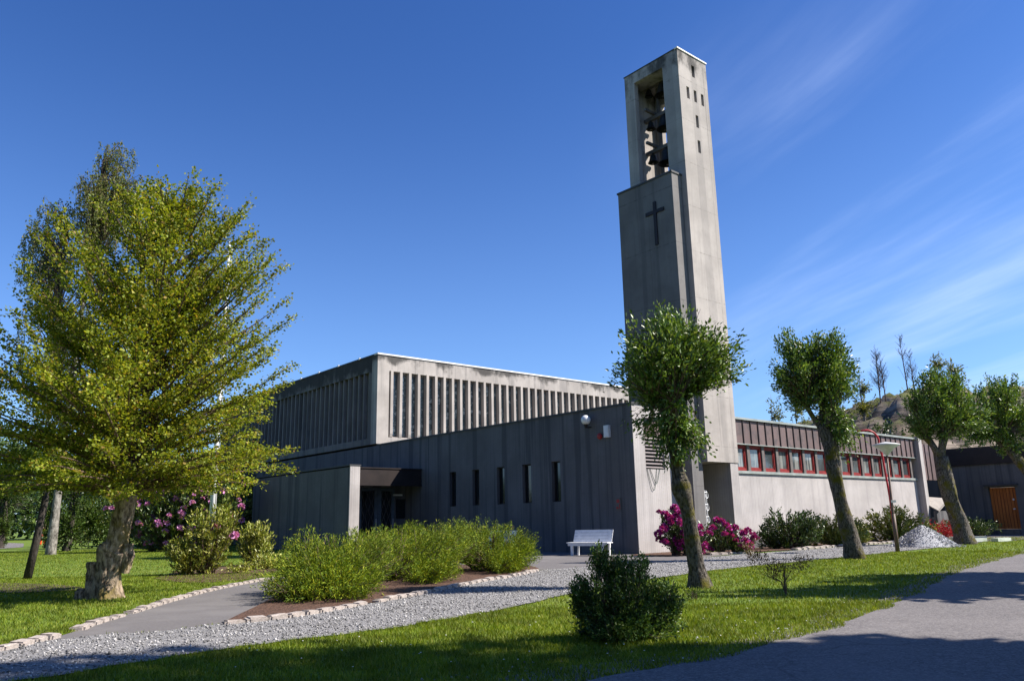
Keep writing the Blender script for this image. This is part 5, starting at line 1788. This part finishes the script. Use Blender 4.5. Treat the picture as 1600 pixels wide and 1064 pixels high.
for i, (x, y, h, lab) in enumerate(((32.2, 68, 5.6, 'leftmost bare thin tree on the rock hill crest'), (33.2, 69, 4.9, 'short bare tree second from the left on the hill crest'),
                                    (35.3, 69, 5.6, 'tallest bare tree on the rock hill crest'), (36.4, 70, 4.3, 'short bare tree just right of the tallest one'), (34.1, 72, 5.6, 'slender bare tree standing behind the others on the crest'))):
    bare_tree(x, y, h, 70 + i, lab)
for i, (x, y, h, lab) in enumerate(((22.0, 66, 8.6, 'light leafed birch right beside the tower above the brown fascia'), (24.4, 67, 7.4, 'light leafed birch between tower and leaning tree'),
                                    (26.4, 66, 6.0, 'low bushy birch left of the leaning tree crown'), (28.2, 68, 6.0, 'birch mostly hidden behind the leaning tree crown'), (30.6, 68, 4.4, 'small birch at the left foot of the bare trees'),
                                    (38.0, 69, 4.4, 'small birch on the crest right of the bare trees'), (40.0, 70, 3.8, 'lowest birch on the crest beside the rounded pollard crown'))):
    z = HZ(x, y) - .2
    blob_tree('young_birch', (x, y, z), lab, h, .10, [((0, 0, h * .35), (1.5, 1.2, h * .33), 80), ((0.3, 0, h * .75), (.9, .8, h * .25), 42)], M['leaf_birch'], M['bark_birch'], .20, 11, .9, group='young birches on the hill', seed=80 + i)
# dark spruces/bushes behind the wing roof
for i, (x, y, h, lab) in enumerate(((20.6, 60, 8.3, 'dark bushy tree behind the wing roof beside the tower'), (24.0, 59, 8.2, 'dark bushy tree behind the middle of the wing roof'), (27.4, 58, 8.4, 'dark bushy tree behind the leaning pollard'))):
    blob_tree('bushy_tree', (x, y), lab, h, .2, [((0, 0, h * .55), (2.0, 1.6, h * .45), 230)], M['leaf_dark'], M['bark_dark'], .22, 15, .9, group='dark trees behind the wing', seed=95 + i)

# --------------------------------------------------- trees across the road, right of the frame; they cast the foreground shade
ROADS = [((13.3, 5.1), 13.5, .40, .75, 'dense tree across the road level with the camera'), ((17.2, 4.9), 21.5, .36, .80, 'very tall dense tree behind the first one across the road'),
         ((13.4, 12.8), 10.2, .62, .0, 'round crowned tree across the road beyond the dense one'), ((16.4, 15.0), 9.5, .74, .0, 'round tree farthest along the far side of the road'),
         ((15.0, -0.5), 17.0, .40, .75, 'tall dense tree across the road beside the camera')]
for i, ((x, y), h, f1, f2, lab) in enumerate(ROADS):
    if f2:
        bl = [((0, 0, h * f1 + .5), (2.9, 2.7, h * .27), 460), ((0, 0, h * f2 - .4), (2.8, 2.6, h * .26), 460)]
    else:
        bl = [((0, 0, h * f1), (2.2, 1.5, h * .27), 190), ((.8, .5, h * f1 + .7), (1.6, 1.0, h * .15), 60)]
    blob_tree('roadside_tree', (x, y), lab, h, .3, bl, M['leaf_mid'], M['bark_dark'], .34, 18, 1.0, group='trees across the road', seed=120 + i, aspect=.7)
